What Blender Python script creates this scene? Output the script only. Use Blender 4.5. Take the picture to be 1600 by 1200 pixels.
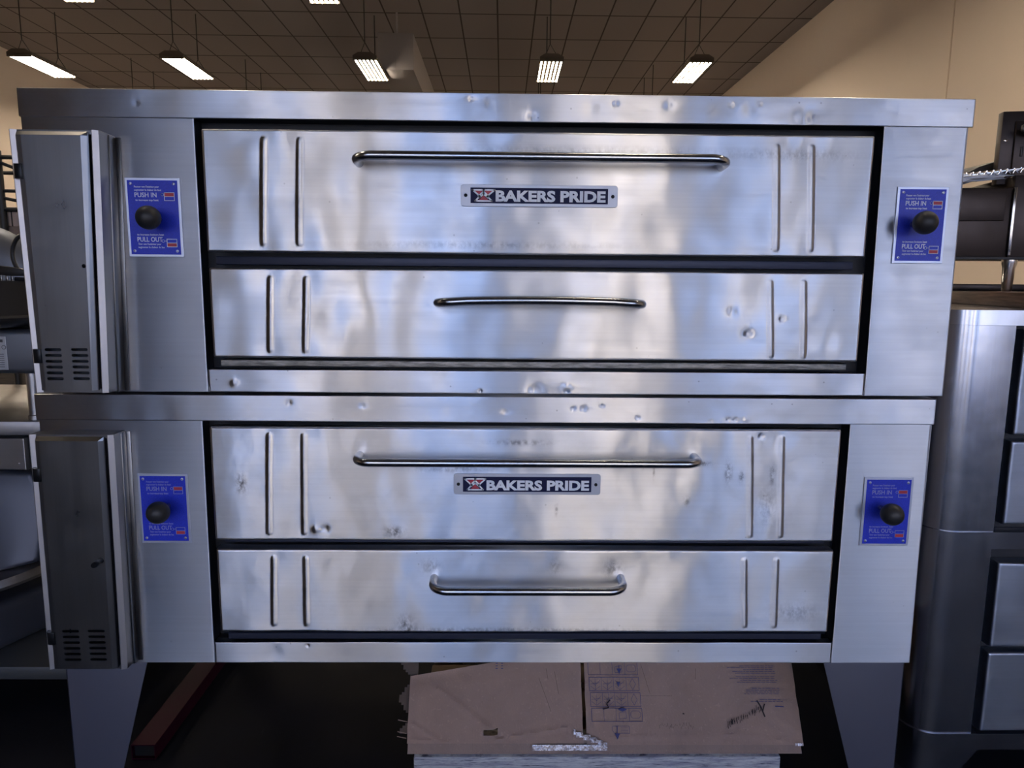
import bpy, bmesh, math, random
from mathutils import Matrix, Vector, noise as mnoise
random.seed(7)
sc = bpy.context.scene
COL = sc.collection
for o in list(bpy.data.objects): bpy.data.objects.remove(o)

# ------------------------------------------------------------------ camera
def cam_matrix():
    y, p, r = -.0145, -.1456, -.0084
    M = Matrix.Rotation(y, 3, 'Z') @ Matrix.Rotation(p, 3, 'X') @ Matrix.Rotation(r, 3, 'Y')
    right, fwd, up = M.col[0], M.col[1], M.col[2]
    m = Matrix((right, up, -fwd)).transposed().to_4x4()
    m.translation = Vector((.0272, -1.5258, 1.2951))
    return m
cd = bpy.data.cameras.new('camera'); cam = bpy.data.objects.new('camera', cd); COL.objects.link(cam)
cd.sensor_width = 36; cd.lens = 1094 / 1600 * 36; cd.clip_start = .02; cd.clip_end = 200
cam.matrix_world = cam_matrix(); sc.camera = cam

# ------------------------------------------------------------------ world, sun, exposure
sc.view_settings.view_transform = 'Standard'; sc.view_settings.look = 'None'
sc.view_settings.gamma = 1; sc.view_settings.exposure = 0.8
w = bpy.data.worlds.new('world'); sc.world = w; w.use_nodes = True
nt = w.node_tree; nt.nodes.clear()
wo = nt.nodes.new('ShaderNodeOutputWorld'); bg = nt.nodes.new('ShaderNodeBackground')
tc = nt.nodes.new('ShaderNodeTexCoord'); sx = nt.nodes.new('ShaderNodeSeparateXYZ'); cr = nt.nodes.new('ShaderNodeValToRGB')
nt.links.new(tc.outputs['Generated'], sx.inputs[0]); nt.links.new(sx.outputs['Z'], cr.inputs[0])
cr.color_ramp.elements[0].position = 0; cr.color_ramp.elements[0].color = (.40, .58, 1, 1)
cr.color_ramp.elements[1].position = .7; cr.color_ramp.elements[1].color = (.20, .38, 1, 1)
nt.links.new(cr.outputs[0], bg.inputs[0]); nt.links.new(bg.outputs[0], wo.inputs[0])
bg.inputs[1].default_value = 2.5
sd = bpy.data.lights.new('sun', 'SUN'); sd.energy = 17.5; sd.angle = math.radians(.6); sd.color = (1, .93, .82)
sun = bpy.data.objects.new('sun', sd); COL.objects.link(sun); sun.rotation_euler = (math.radians(-38), 0, math.radians(12))

# ------------------------------------------------------------------ helpers
def tagp(o, label=None, cat=None, group=None, kind=None):
    if label: o['label'] = label
    if cat: o['category'] = cat
    if group: o['group'] = group
    if kind: o['kind'] = kind
    return o
def empty(name, loc, label=None, cat=None, group=None):
    o = bpy.data.objects.new(name, None); o.empty_display_size = .1; COL.objects.link(o); o.location = loc
    return tagp(o, label, cat, group)
def wloc(o):
    v = Vector((0, 0, 0))
    while o: v += o.location; o = o.parent
    return v
def obj(name, bm, mats, parent=None, loc=None, smooth=True, angle=35):
    """bm in world coordinates -> one mesh object"""
    me = bpy.data.meshes.new(name)
    base = wloc(parent) if parent else Vector(loc if loc else (0, 0, 0))
    org = Vector(loc) if (loc is not None) else base
    bmesh.ops.recalc_face_normals(bm, faces=bm.faces)
    bmesh.ops.translate(bm, verts=bm.verts, vec=-org)
    bm.to_mesh(me); bm.free()
    for m in (mats if isinstance(mats, (list, tuple)) else [mats]): me.materials.append(m)
    if smooth:
        for p in me.polygons: p.use_smooth = True
        me.set_sharp_from_angle(angle=math.radians(angle))
    o = bpy.data.objects.new(name, me); COL.objects.link(o)
    if parent: o.parent = parent; o.location = org - base
    else: o.location = org
    return o
def struct(name, bm, mat, **k):
    o = obj(name, bm, mat, **k); o['kind'] = 'structure'; return o
def B(): return bmesh.new()
def box(bm, x0, x1, y0, y1, z0, z1, bev=0, mi=0, seg=2):
    r = bmesh.ops.create_cube(bm, size=1)
    vs = r['verts']
    for v in vs:
        v.co = Vector(((x0 + x1) / 2 + v.co.x * (x1 - x0), (y0 + y1) / 2 + v.co.y * (y1 - y0), (z0 + z1) / 2 + v.co.z * (z1 - z0)))
    fs = set(f for v in vs for f in v.link_faces)
    if bev > 0:
        es = list(set(e for v in vs for e in v.link_edges))
        rr = bmesh.ops.bevel(bm, geom=es, offset=bev, segments=seg, affect='EDGES', profile=.5)
        fs |= set(rr['faces'])
    for f in fs:
        if f.is_valid: f.material_index = mi
    return bm
def prism(bm, pts, d, mi=0, bev=0):
    """pts: list of 3D points (planar polygon), extruded by vector d"""
    vs = [bm.verts.new(Vector(p)) for p in pts]; f = bm.faces.new(vs)
    r = bmesh.ops.extrude_face_region(bm, geom=[f])
    nv = [g for g in r['geom'] if isinstance(g, bmesh.types.BMVert)]
    bmesh.ops.translate(bm, verts=nv, vec=Vector(d))
    fs = set(g for v in vs + nv for g in v.link_faces)
    if bev:
        es = list(set(e for v in vs + nv for e in v.link_edges))
        rr = bmesh.ops.bevel(bm, geom=es, offset=bev, segments=2, affect='EDGES', profile=.5); fs |= set(rr['faces'])
    for g in fs:
        if g.is_valid: g.material_index = mi
    return bm
def tube(bm, pts, r, n=16, mi=0, cap=True, closed=False):
    pts = [Vector(p) for p in pts]; rings = []; up = None
    for i, p in enumerate(pts):
        a = pts[i - 1] if (i > 0 or closed) else p; b = pts[(i + 1) % len(pts)] if (i < len(pts) - 1 or closed) else p
        t = (b - a).normalized()
        if up is None:
            up = Vector((0, 0, 1)) if abs(t.z) < .9 else Vector((1, 0, 0))
            up = (up - t * up.dot(t)).normalized()
        else: up = (up - t * up.dot(t)).normalized()
        s = t.cross(up); rr = r[i] if isinstance(r, (list, tuple)) else r
        rings.append([bm.verts.new(p + (up * math.cos(2 * math.pi * k / n) + s * math.sin(2 * math.pi * k / n)) * rr) for k in range(n)])
    m = len(rings)
    for i in range(m if closed else m - 1):
        A, C = rings[i], rings[(i + 1) % m]
        for k in range(n):
            f = bm.faces.new((A[k], A[(k + 1) % n], C[(k + 1) % n], C[k])); f.material_index = mi
    if cap and not closed:
        for q in (rings[0], rings[-1]): f = bm.faces.new(q); f.material_index = mi
    return bm
def lathe(bm, prof, c, axis='Z', n=40, mi=0):
    """prof: (radius, height) list"""
    rings = []
    for r, h in prof:
        ring = []
        for k in range(n):
            a = 2 * math.pi * k / n; u, v = math.cos(a) * max(r, 1e-5), math.sin(a) * max(r, 1e-5)
            ring.append(bm.verts.new(Vector(c) + (Vector((u, v, h)) if axis == 'Z' else Vector((u, h, v)) if axis == 'Y' else Vector((h, u, v)))))
        rings.append(ring)
    for i in range(len(rings) - 1):
        for k in range(n):
            f = bm.faces.new((rings[i][k], rings[i][(k + 1) % n], rings[i + 1][(k + 1) % n], rings[i + 1][k])); f.material_index = mi
    for q in (rings[0], rings[-1]): f = bm.faces.new(q); f.material_index = mi
    return bm
def add_text(bm, s, x, z, y, size, mi, align='LEFT', bold=0, ext=.0004, sx=1, width=None, mirror=False, rot=0, m4=None):
    """flat lettering on an XZ plane facing -Y"""
    cu = bpy.data.curves.new('t', 'FONT'); cu.body = s; cu.size = size; cu.align_x = 'LEFT'; cu.offset = bold; cu.extrude = ext; cu.resolution_u = 3
    o = bpy.data.objects.new('t', cu); COL.objects.link(o)
    dg = bpy.context.evaluated_depsgraph_get(); me = bpy.data.meshes.new_from_object(o.evaluated_get(dg))
    bpy.data.objects.remove(o); bpy.data.curves.remove(cu)
    xs = [v.co.x for v in me.vertices]; w0 = max(xs) - min(xs); k = sx if width is None else width / w0; x0 = min(xs)
    n0 = len(bm.faces); nv = len(bm.verts)
    bm.from_mesh(me); bpy.data.meshes.remove(me)
    bm.verts.ensure_lookup_table(); bm.faces.ensure_lookup_table()
    sh = 0 if align == 'LEFT' else -w0 * k / 2
    for v in bm.verts[nv:]:
        lx = (v.co.x - x0) * k + sh; lz = v.co.y
        if mirror: lx = -lx
        c_, s_ = math.cos(rot), math.sin(rot)
        X, Z, YY = lx * c_ - lz * s_, lx * s_ + lz * c_, -v.co.z
        v.co = (x + X, y + YY, z + Z) if m4 is None else m4 @ Vector((x + X, y + YY, z + Z))
    for f in bm.faces[n0:]: f.material_index = mi
def polyline_strip(bm, pts, wd, y, mi, th=.0004):
    for (a, b) in zip(pts[:-1], pts[1:]):
        a, b = Vector(a), Vector(b); d = (b - a)
        if d.length < 1e-6: continue
        d.normalize(); nrm = Vector((-d.y, d.x)) * wd / 2; a2 = a - d * wd / 2 * .9; b2 = b + d * wd / 2 * .9
        q = [a2 + nrm, b2 + nrm, b2 - nrm, a2 - nrm]
        prism(bm, [(p.x, y, p.y) for p in q], (0, -th, 0), mi)

# ------------------------------------------------------------------ materials
def mat(name, base=(.5, .5, .5), rough=.5, metal=0, spec=.5, emis=None, es=0):
    m = bpy.data.materials.new(name); m.use_nodes = True; p = m.node_tree.nodes['Principled BSDF']
    p.inputs['Base Color'].default_value = (*base, 1); p.inputs['Roughness'].default_value = rough; p.inputs['Metallic'].default_value = metal
    p.inputs['Specular IOR Level'].default_value = spec
    if emis: p.inputs['Emission Color'].default_value = (*emis, 1); p.inputs['Emission Strength'].default_value = es
    return m
class N:
    def __init__(s, m): s.t = m.node_tree; s.p = s.t.nodes['Principled BSDF']; s.tc = s.t.nodes.new('ShaderNodeTexCoord')
    def new(s, k, **kw):
        n = s.t.nodes.new(k)
        for a, b in kw.items(): setattr(n, a, b)
        return n
    def link(s, a, b): s.t.links.new(a, b)
    def noise(s, scale=(1, 1, 1), sc_=5, det=2, rough=.5, dist=0, rot=(0, 0, 0)):
        mp = s.new('ShaderNodeMapping'); mp.inputs['Scale'].default_value = scale; mp.inputs['Rotation'].default_value = rot
        s.link(s.tc.outputs['Object'], mp.inputs[0]); n = s.new('ShaderNodeTexNoise')
        n.inputs['Scale'].default_value = sc_; n.inputs['Detail'].default_value = det; n.inputs['Roughness'].default_value = rough; n.inputs['Distortion'].default_value = dist
        s.link(mp.outputs[0], n.inputs['Vector']); return n.outputs['Fac']
    def ramp(s, inp, a, b, ca=(0, 0, 0, 1), cb=(1, 1, 1, 1)):
        r = s.new('ShaderNodeValToRGB'); r.color_ramp.elements[0].position = a; r.color_ramp.elements[1].position = b
        r.color_ramp.elements[0].color = ca; r.color_ramp.elements[1].color = cb; s.link(inp, r.inputs[0]); return r.outputs[0]
    def rng(s, inp, a, b, lo=0, hi=1):
        r = s.new('ShaderNodeMapRange'); r.inputs['From Min'].default_value = lo; r.inputs['From Max'].default_value = hi
        r.inputs['To Min'].default_value = a; r.inputs['To Max'].default_value = b; s.link(inp, r.inputs[0]); return r.outputs[0]
    def math(s, op, a, b):
        r = s.new('ShaderNodeMath', operation=op)
        for i, v in enumerate((a, b)):
            if isinstance(v, (int, float)): r.inputs[i].default_value = v
            else: s.link(v, r.inputs[i])
        return r.outputs[0]
    def mix(s, fac, a, b, mode='MIX'):
        r = s.new('ShaderNodeMix', data_type='RGBA', blend_type=mode)
        if isinstance(fac, (int, float)): r.inputs[0].default_value = fac
        else: s.link(fac, r.inputs[0])
        for i, v in ((6, a), (7, b)):
            if isinstance(v, tuple): r.inputs[i].default_value = v if len(v) == 4 else (*v, 1)
            else: s.link(v, r.inputs[i])
        return r.outputs[2]
    def bump(s, h, strength, dist, prev=None):
        b = s.new('ShaderNodeBump'); b.inputs['Strength'].default_value = strength; b.inputs['Distance'].default_value = dist
        s.link(h, b.inputs['Height'])
        if prev is not None: s.link(prev, b.inputs['Normal'])
        return b.outputs[0]
def steel(name, base=(.62, .62, .63), rough=.34, aniso=.75, brush='h', wave=.5, dirt=.3, seed=0, grain=1):
    m = mat(name, base, rough, 1); n = N(m)
    if brush == 'h': s1, s2, rt = (3, 3, 190), (1.2, 1.2, 40), (0, 0, 0)
    elif brush == 'v': s1, s2, rt = (190, 190, 3), (40, 40, 1.5), (0, math.radians(9), 0)
    else: s1, s2, rt = (60, 60, 300), (9, 9, 40), (0, math.radians(35), 0)
    g = n.noise(s1, 1, 2, .6, rot=rt); g2 = n.noise(s2, 1, 3, .6, rot=rt)
    cloud = n.noise((1, 1, 1), 3.1 + seed, 5, .6, .4); sm = n.noise((1, 1, 1), 14 + seed * 2, 2, .5, .6)
    blot = n.ramp(n.noise((1, 1, 1.4), 7.3 + seed * 1.3, 4, .55, .3), .52, .85)
    r = n.math('ADD', n.rng(g2, -.05, .05), n.rng(cloud, rough - .05, rough + .07))
    r = n.math('ADD', r, n.rng(sm, -.04, .05))
    r = n.math('ADD', r, n.math('MULTIPLY', blot, .12 * dirt))
    n.link(r, n.p.inputs['Roughness'])
    c = n.mix(n.math('MULTIPLY', blot, dirt * .5), tuple(base), tuple(x * y for x, y in zip(base, (.66, .62, .55))))
    v = n.rng(g, .95 - .03 * grain, 1.03 + .02 * grain); cc = n.new('ShaderNodeCombineColor'); [n.link(v, cc.inputs[i]) for i in range(3)]
    c = n.mix(1.0, c, cc.outputs[0], 'MULTIPLY')
    # tiny dark specks
    vo = n.new('ShaderNodeTexVoronoi'); vo.inputs['Scale'].default_value = 22; n.link(n.tc.outputs['Object'], vo.inputs['Vector'])
    sp = n.ramp(vo.outputs['Distance'], .035, .05, (1, 1, 1, 1), (0, 0, 0, 1))
    c = n.mix(n.math('MULTIPLY', sp, .55 * dirt), c, (.08, .07, .07))
    n.link(c, n.p.inputs['Base Color'])
    b = n.bump(g, .03 * grain, .001); b = n.bump(n.noise((1, 1, 1), 5.5 + seed, 2, .5), wave, .0035, b)
    n.link(b, n.p.inputs['Normal'])
    n.p.inputs['Anisotropic'].default_value = aniso
    if aniso > 0:
        t = n.new('ShaderNodeTangent', direction_type='RADIAL', axis='Z'); n.link(t.outputs[0], n.p.inputs['Tangent'])
        n.p.inputs['Anisotropic Rotation'].default_value = .25 if brush != 'v' else 0
    return m
def stains(m, lst, ox, oz):
    n = N(m); bc = n.p.inputs['Base Color']; src = bc.links[0].from_socket; sp = n.new('ShaderNodeSeparateXYZ'); n.link(n.tc.outputs['Object'], sp.inputs[0])
    tot = None
    for (x, z, rx, rz_, a) in lst:
        u = n.math('DIVIDE', n.math('SUBTRACT', sp.outputs['X'], x - ox), rx); v = n.math('DIVIDE', n.math('SUBTRACT', sp.outputs['Z'], z - oz), rz_)
        e = n.math('POWER', 2.718, n.math('MULTIPLY', n.math('ADD', n.math('MULTIPLY', u, u), n.math('MULTIPLY', v, v)), -1.0)); e = n.math('MULTIPLY', e, a)
        tot = e if tot is None else n.math('ADD', tot, e)
    k = n.math('MULTIPLY', tot, n.ramp(n.noise((1, 1, .7), 95, 4, .7), .38, .62))
    k = n.math('MINIMUM', k, .85)
    n.link(n.mix(k, src, (.07, .06, .055)), bc)
M = {}
M['door'] = steel('brushed_steel_door', (.74, .74, .755), .33, .975, 'h', .28, .45, 0)
M['door_lower'] = steel('brushed_steel_door_lower', (.74, .74, .755), .33, .975, 'h', .28, .45, 11)
stains(M['door_lower'], [(-.545, .848, .012, .022, 1.0), (-.187, .518, .018, .022, .8), (-.21, .74, .02, .012, .9), (.34, .90, .003, .012, 1), (.365, .885, .002, .016, 1), (.15, .795, .003, .012, .9), (.47, .90, .02, .006, .9), (.53, .88, .008, .022, .9), (.56, .87, .006, .012, .9), (.44, .815, .006, .010, .8), (.63, .875, .006, .02, .9), (.62, .80, .02, .04, .4), (.28, .655, .02, .02, .6), (.15, .66, .015, .02, .4), (-.13, .66, .02, .016, .5), (.07, .945, .06, .006, .6), (-.08, .885, .08, .008, .5), (.70, .55, .05, .02, .4), (.0, .507, .3, .006, .5)], .00025, .4115)
stains(M['door'], [(.2, 1.56, .3, .01, .35), (.65, 1.56, .1, .012, .3), (-.02, 1.37, .25, .008, .3), (.1, 1.33, .3, .01, .25)], .01825, 1.049)
M['panel'] = steel('brushed_steel_panel', (.66, .66, .68), .35, .97, 'h', .15, .3, 1)
M['cap'] = steel('brushed_steel_cap', (.70, .70, .72), .33, .97, 'h', .3, .7, 2)
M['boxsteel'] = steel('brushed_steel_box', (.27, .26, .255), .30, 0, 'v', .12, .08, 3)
M['edgesteel'] = steel('gleam_edge_steel', (.46, .44, .44), .42, 0, 'v', .1, .1, 9)  # paler than the box steel, paints a window gleam on the flanges
M['leg'] = mat('grey_leg_enamel', (.075, .077, .105), .5, .2)
M['sidesteel'] = steel('steel_side', (.42, .42, .44), .45, .2, 'h', .2, .4, 4)
M['round'] = steel('polished_round_steel', (.50, .52, .58), .19, 0, 'v', .12, .25, 5)
M['rdoor'] = steel('steel_blue_door', (.40, .44, .53), .38, .3, 'h', .6, .6, 6)
M['handle'] = mat('handle_steel', (.42, .43, .45), .2, 1)
n = N(M['handle']); n.link(n.rng(n.noise((30, 30, 30), 1, 3), .13, .3), n.p.inputs['Roughness'])
M['black'] = mat('black_enamel', (.006, .007, .012), .55)
M['bluesteel'] = mat('dark_inner_steel', (.03, .035, .06), .42, .5)
M['grime'] = mat('grimy_sill', (.22, .21, .19), .5, .8)
n = N(M['grime']); n.link(n.ramp(n.noise((4, 4, 30), 6, 6, .75), .35, .7, (.10, .095, .085, 1), (.42, .40, .36, 1)), n.p.inputs['Base Color'])
M['blackplastic'] = mat('black_plastic', (.012, .012, .014), .38)
M['hinge'] = mat('black_hinge', (.01, .01, .011), .3, .4)
M['knob'] = mat('black_knob', (.016, .016, .018), .48)
M['blue'] = mat('blue_plate', (.012, .022, .40), .42, 0)
n = N(M['blue']); n.link(n.ramp(n.noise((1, 1, 1), 700, 2), .3, .75, (.010, .024, .42, 1), (.02, .045, .62, 1)), n.p.inputs['Base Color'])
M['platerim'] = mat('plate_aluminium', (.62, .65, .75), .42, .9)
M['white'] = mat('white_print', (.72, .74, .82), .5)
M['fadedwhite'] = mat('faded_print', (.26, .28, .55), .5)
M['red'] = mat('red_print', (.42, .035, .06), .5)
M['badge'] = mat('badge_aluminium', (.50, .52, .58), .5, .7)
M['navy'] = mat('badge_navy', (.008, .010, .05), .55, 0, .2)
M['screw'] = mat('screw_metal', (.8, .8, .85), .3, .9)
M['darkhole'] = mat('dark_hole', (.004, .004, .005), .8)

# ------------------------------------------------------------------ room shell
def wallmat(name, c, c2):
    m = mat(name, c, .75); n = N(m); n.link(n.mix(n.noise((1, 1, .35), 1.2, 5, .6), c, c2), n.p.inputs['Base Color'])
    n.link(n.bump(n.noise((1, 1, 1), 40, 3), .15, .004), n.p.inputs['Normal']); return m
M['wall'] = wallmat('tan_wall_paint', (.72, .59, .48), (.66, .56, .47))
M['wallseam'] = mat('wall_seam', (.55, .42, .32), .7)
# ceiling: acoustic tiles 0.62 x 1.19 m with thin dark grid joints
def ceilmat():
    m = mat('ceiling_tiles', (.20, .16, .145), .9); n = N(m)
    sp = n.new('ShaderNodeSeparateXYZ'); n.link(n.tc.outputs['Object'], sp.inputs[0])
    def line(o, off, per, wd):
        a = n.math('ADD', o, off + per * 100); a = n.math('MODULO', a, per); a = n.math('SUBTRACT', a, per / 2); a = n.math('ABSOLUTE', a, 0)
        return n.math('GREATER_THAN', a, per / 2 - wd)
    lx = line(sp.outputs['X'], -.54, .625, .013); ly = line(sp.outputs['Y'], -10.93, 1.19, .02)
    l = n.math('MAXIMUM', lx, ly)
    wn = n.new('ShaderNodeTexWhiteNoise', noise_dimensions='2D')
    fx = n.math('FLOOR', n.math('DIVIDE', n.math('ADD', sp.outputs['X'], -.54 + 62.5), .625), 0)
    fy = n.math('FLOOR', n.math('DIVIDE', n.math('ADD', sp.outputs['Y'], -10.93 + 119), 1.19), 0)
    cb = n.new('ShaderNodeCombineXYZ'); n.link(fx, cb.inputs[0]); n.link(fy, cb.inputs[1]); n.link(cb.outputs[0], wn.inputs['Vector'])
    base = n.mix(wn.outputs['Value'], (.27, .235, .23), (.25, .215, .21))
    c = n.mix(l, base, (.05, .04, .038)); n.link(c, n.p.inputs['Base Color'])
    n.link(n.bump(n.noise((1, 1, 1), 60, 3), .2, .005), n.p.inputs['Normal']); return m
M['ceil'] = ceilmat()
M['floor'] = mat('black_floor', (.012, .013, .018), .5, 0, .08)
n = N(M['floor'])
scr = n.ramp(n.noise((30, 2, 2), 2.2, 6, .8, .3, rot=(0, 0, .6)), .62, .74); scr2 = n.ramp(n.noise((2, 26, 2), 3, 6, .8, .5, rot=(0, 0, .3)), .66, .76)
c = n.mix(n.math('MULTIPLY', n.math('MAXIMUM', scr, scr2), .3), n.ramp(n.noise((1, 1, 1), 4, 5, .7), .3, .7, (.003, .0038, .007, 1), (.009, .010, .016, 1)), (.06, .06, .065))
n.link(c, n.p.inputs['Base Color']); n.link(n.rng(n.noise((1, 1, 1), 8, 4), .5, .8), n.p.inputs['Roughness'])
XL, XR, YF, YB, ZC = -9.7, 5.2, -5.2, 20.0, 5.7
struct('floor', box(B(), XL, XR, YF, YB, -.12, 0), M['floor'])
struct('ceiling', box(B(), XL, XR, YF, YB, ZC, ZC + .15), M['ceil'])
struct('wall_left', box(B(), XL - .2, XL, YF, YB, -.1, ZC + .15), M['wall'])
struct('wall_right', box(B(), XR, XR + .2, YF, YB, -.1, ZC + .15), M['wall'])
struct('wall_back', box(B(), XL - .2, XR + .2, YB, YB + .2, -.1, ZC + .15), M['wall'])
bm = B()
for y in (6.98, 3.3): box(bm, XR - .006, XR + .002, y, y + .02, 0, ZC)
struct('trim_1', bm, M['wallseam'])
# shop front behind the camera: long glazing to the street
WX = [(-3.2, -2.85), (-2.6, -1.45), (-1.15, .05), (.35, 1.55), (1.85, 3.05), (3.35, 4.95)]
bm = B()
edges = [XL - .2] + [v for a in WX for v in a] + [XR + .2]
for i in range(0, len(edges), 2): box(bm, edges[i], edges[i + 1], YF - .2, YF, -.1, ZC + .15)
for a, b in WX:
    box(bm, a, b, YF - .2, YF, -.1, .15); box(bm, a, b, YF - .2, YF, 3.1, ZC + .15)
M['darkwall'] = mat('front_wall_paint', (.16, .13, .11), .8)
struct('wall_front', bm, M['darkwall'])
M['alu'] = mat('window_aluminium', (.25, .25, .26), .4, .8)
for i, (a, b) in enumerate(WX):
    bm = B(); t = .045
    for q in ((a, a + t, .15, 3.1), (b - t, b, .15, 3.1), (a + t, b - t, .15, .15 + t), (a + t, b - t, 3.1 - t, 3.1), (a + t, b - t, 2.35, 2.35 + t)):
        box(bm, q[0], q[1], YF - .13, YF - .06, q[2], q[3], .004)
    struct('window_%d' % (i + 1), bm, M['alu'])
# pavement outside
M['pave'] = mat('pavement', (.09, .09, .10), .9)
M['stucco'] = mat('reflection_pillar_pale', (.78, .70, .60), .9)  # for unseen pillars added to throw warm bands onto the steel
for i, (xx, ww, hh) in enumerate(((-4.1, 1.0, 7), (-2.1, .6, 7), (.87, .8, 7), (3.05, 2.3, 7), (6.7, .8, 7), (9.5, .8, 7), (-7.5, .8, 7))):
    o = obj('reflection_pillar', box(B(), xx - ww / 2, xx + ww / 2, -14.6, -14, 0, hh, .02), M['stucco'], loc=(xx, -14.3, -.02)); tagp(o, 'added unseen pale pillar for steel reflections, ' + ('third from the left', 'fourth from the left', 'fifth, just right of the middle', 'widest one', 'second from the right', 'last on the right', 'first on the left')[i], 'pillar', 'added pillars for steel reflections')
struct('ground_outside', box(B(), -30, 30, -40, YF - .2, -.2, -.02), M['pave'])

# ------------------------------------------------------------------ ceiling lights
M['tube'] = mat('fluorescent_tube', (1, .95, .8), .5, emis=(1, .86, .68), es=27)
M['fixture'] = mat('fixture_bronze', (.12, .10, .08), .5, 0, .2)
M['tube_gap_shade'] = mat('painted_gap_shade', (.008, .006, .004), .9, 0, 0)  # near-black plate that paints dark gaps between the tubes
M['wire'] = mat('hanger_wire', (.03, .03, .03), .6)
def light(x, y, z, label, rods=2, L=1.15):
    t = empty('high_bay_light', (x, y, z), label, 'ceiling light', 'warm fluorescent lights hanging from the tiled ceiling')
    Wd = .37
    bm = B()
    prism(bm, [(x - Wd / 2, y - L / 2 - .02, z + .02), (x - Wd / 2, y - L / 2 - .02, z + .05), (x - .10, y - L / 2 - .02, z + .10), (x + .10, y - L / 2 - .02, z + .10), (x + Wd / 2, y - L / 2 - .02, z + .05), (x + Wd / 2, y - L / 2 - .02, z + .02)], (0, L + .04, 0))
    box(bm, x - Wd / 2, x + Wd / 2, y - L / 2 - .02, y - L / 2 + .01, z - .015, z + .03); box(bm, x - Wd / 2, x + Wd / 2, y + L / 2 - .01, y + L / 2 + .02, z - .015, z + .03)
    obj('housing', bm, M['fixture'], t)
    obj('tube_gap_shade', box(B(), x - Wd / 2 + .002, x + Wd / 2 - .002, y - L / 2 + .011, y + L / 2 - .011, z + .0155, z + .0195), M['tube_gap_shade'], t)
    for k in range(6):
        xx = x - Wd / 2 + .03 + k * (Wd - .06) / 5
        obj('tube', tube(B(), [(xx, y - L / 2 + .01, z), (xx, y + L / 2 - .01, z)], .0125, 10), M['tube'], t)
    for s in (-1, 1):
        yy = y + s * (L / 2 - .12)
        bm = B(); tube(bm, [(x - .02, yy, ZC), (x - .02, yy, z + .28)], .009, 6); tube(bm, [(x - .02, yy, z + .28), (x - .10, yy, z + .09)], .005, 6); tube(bm, [(x - .02, yy, z + .28), (x + .10, yy, z + .09)], .005, 6)
        obj('hanger', bm, M['wire'], t)
    return t
for (x, y, lab) in ((-7.5, 10.65, 'leftmost hanging fluorescent light, over the left end of the upper oven'),
                    (-5.15, 10.65, 'second hanging fluorescent light from the left, between leftmost light and the one beside the duct'),
                    (-2.14, 10.6, 'hanging fluorescent light just left of the boxed ceiling duct'),
                    (.77, 10.55, 'hanging fluorescent light seen nearly end-on, right of the ceiling duct'),
                    (3.1, 10.5, 'rightmost hanging fluorescent light, nearest the tan right wall')):
    light(x, y, 4.7, lab)
light(-5.25, 7.28, 4.7, 'nearer hanging fluorescent light cut by the top edge, left one of two')
light(-2.2, 7.22, 4.7, 'nearer hanging fluorescent light cut by the top edge, right one of two')
for x, nth in ((-7.5, 'first from the left wall'), (-5.2, 'second from the left wall'), (-2.15, 'the middle one of its row'), (.8, 'second from the right wall'), (3.1, 'nearest the right wall')):  # extra unseen rows added to brighten walls and ceiling
    for y, lab in ((3.9, 'added unseen fluorescent light above the ovens'), (.6, 'added unseen fluorescent light nearest the viewer'), (14.0, 'added unseen fluorescent light in the row behind the visible ones'), (17.4, 'added unseen fluorescent light before the back wall')): light(x, y, 4.7, lab + ', ' + nth)
# boxed duct
bm = B(); box(bm, -2.06, -1.47, 10.75, 15.2, 4.75, 5.33, .01); box(bm, -1.775, -1.765, 10.742, 10.752, 4.75, 5.33); box(bm, -2.06, -1.47, 12.2, 12.215, 4.742, 4.76)
M['duct'] = mat('duct_grey_paint', (.30, .27, .26), .6)
t = empty('ceiling_duct', (-1.765, 12.9, 4.75), 'long grey boxed duct hanging under the tiled ceiling', 'duct')
obj('casing', bm, M['duct'], t)
for yy in (10.9, 14.8): obj('hanger', tube(B(), [(-1.76, yy, 5.33), (-1.76, yy, ZC)], .018, 8), M['duct'], t)
# dark missing-tile gap
M['gap'] = mat('ceiling_opening', (.01, .01, .01), .9)
bm = B(); box(bm, .62, 1.1, 8.2, 9.55, ZC - .012, ZC + .01, .004)
t = obj('air_vent', bm, mat('vent_grille', (.14, .12, .11), .6), loc=(.86, 8.9, ZC - .012)); tagp(t, 'dull square air vent set flush in the ceiling at the top edge', 'air vent')

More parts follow.
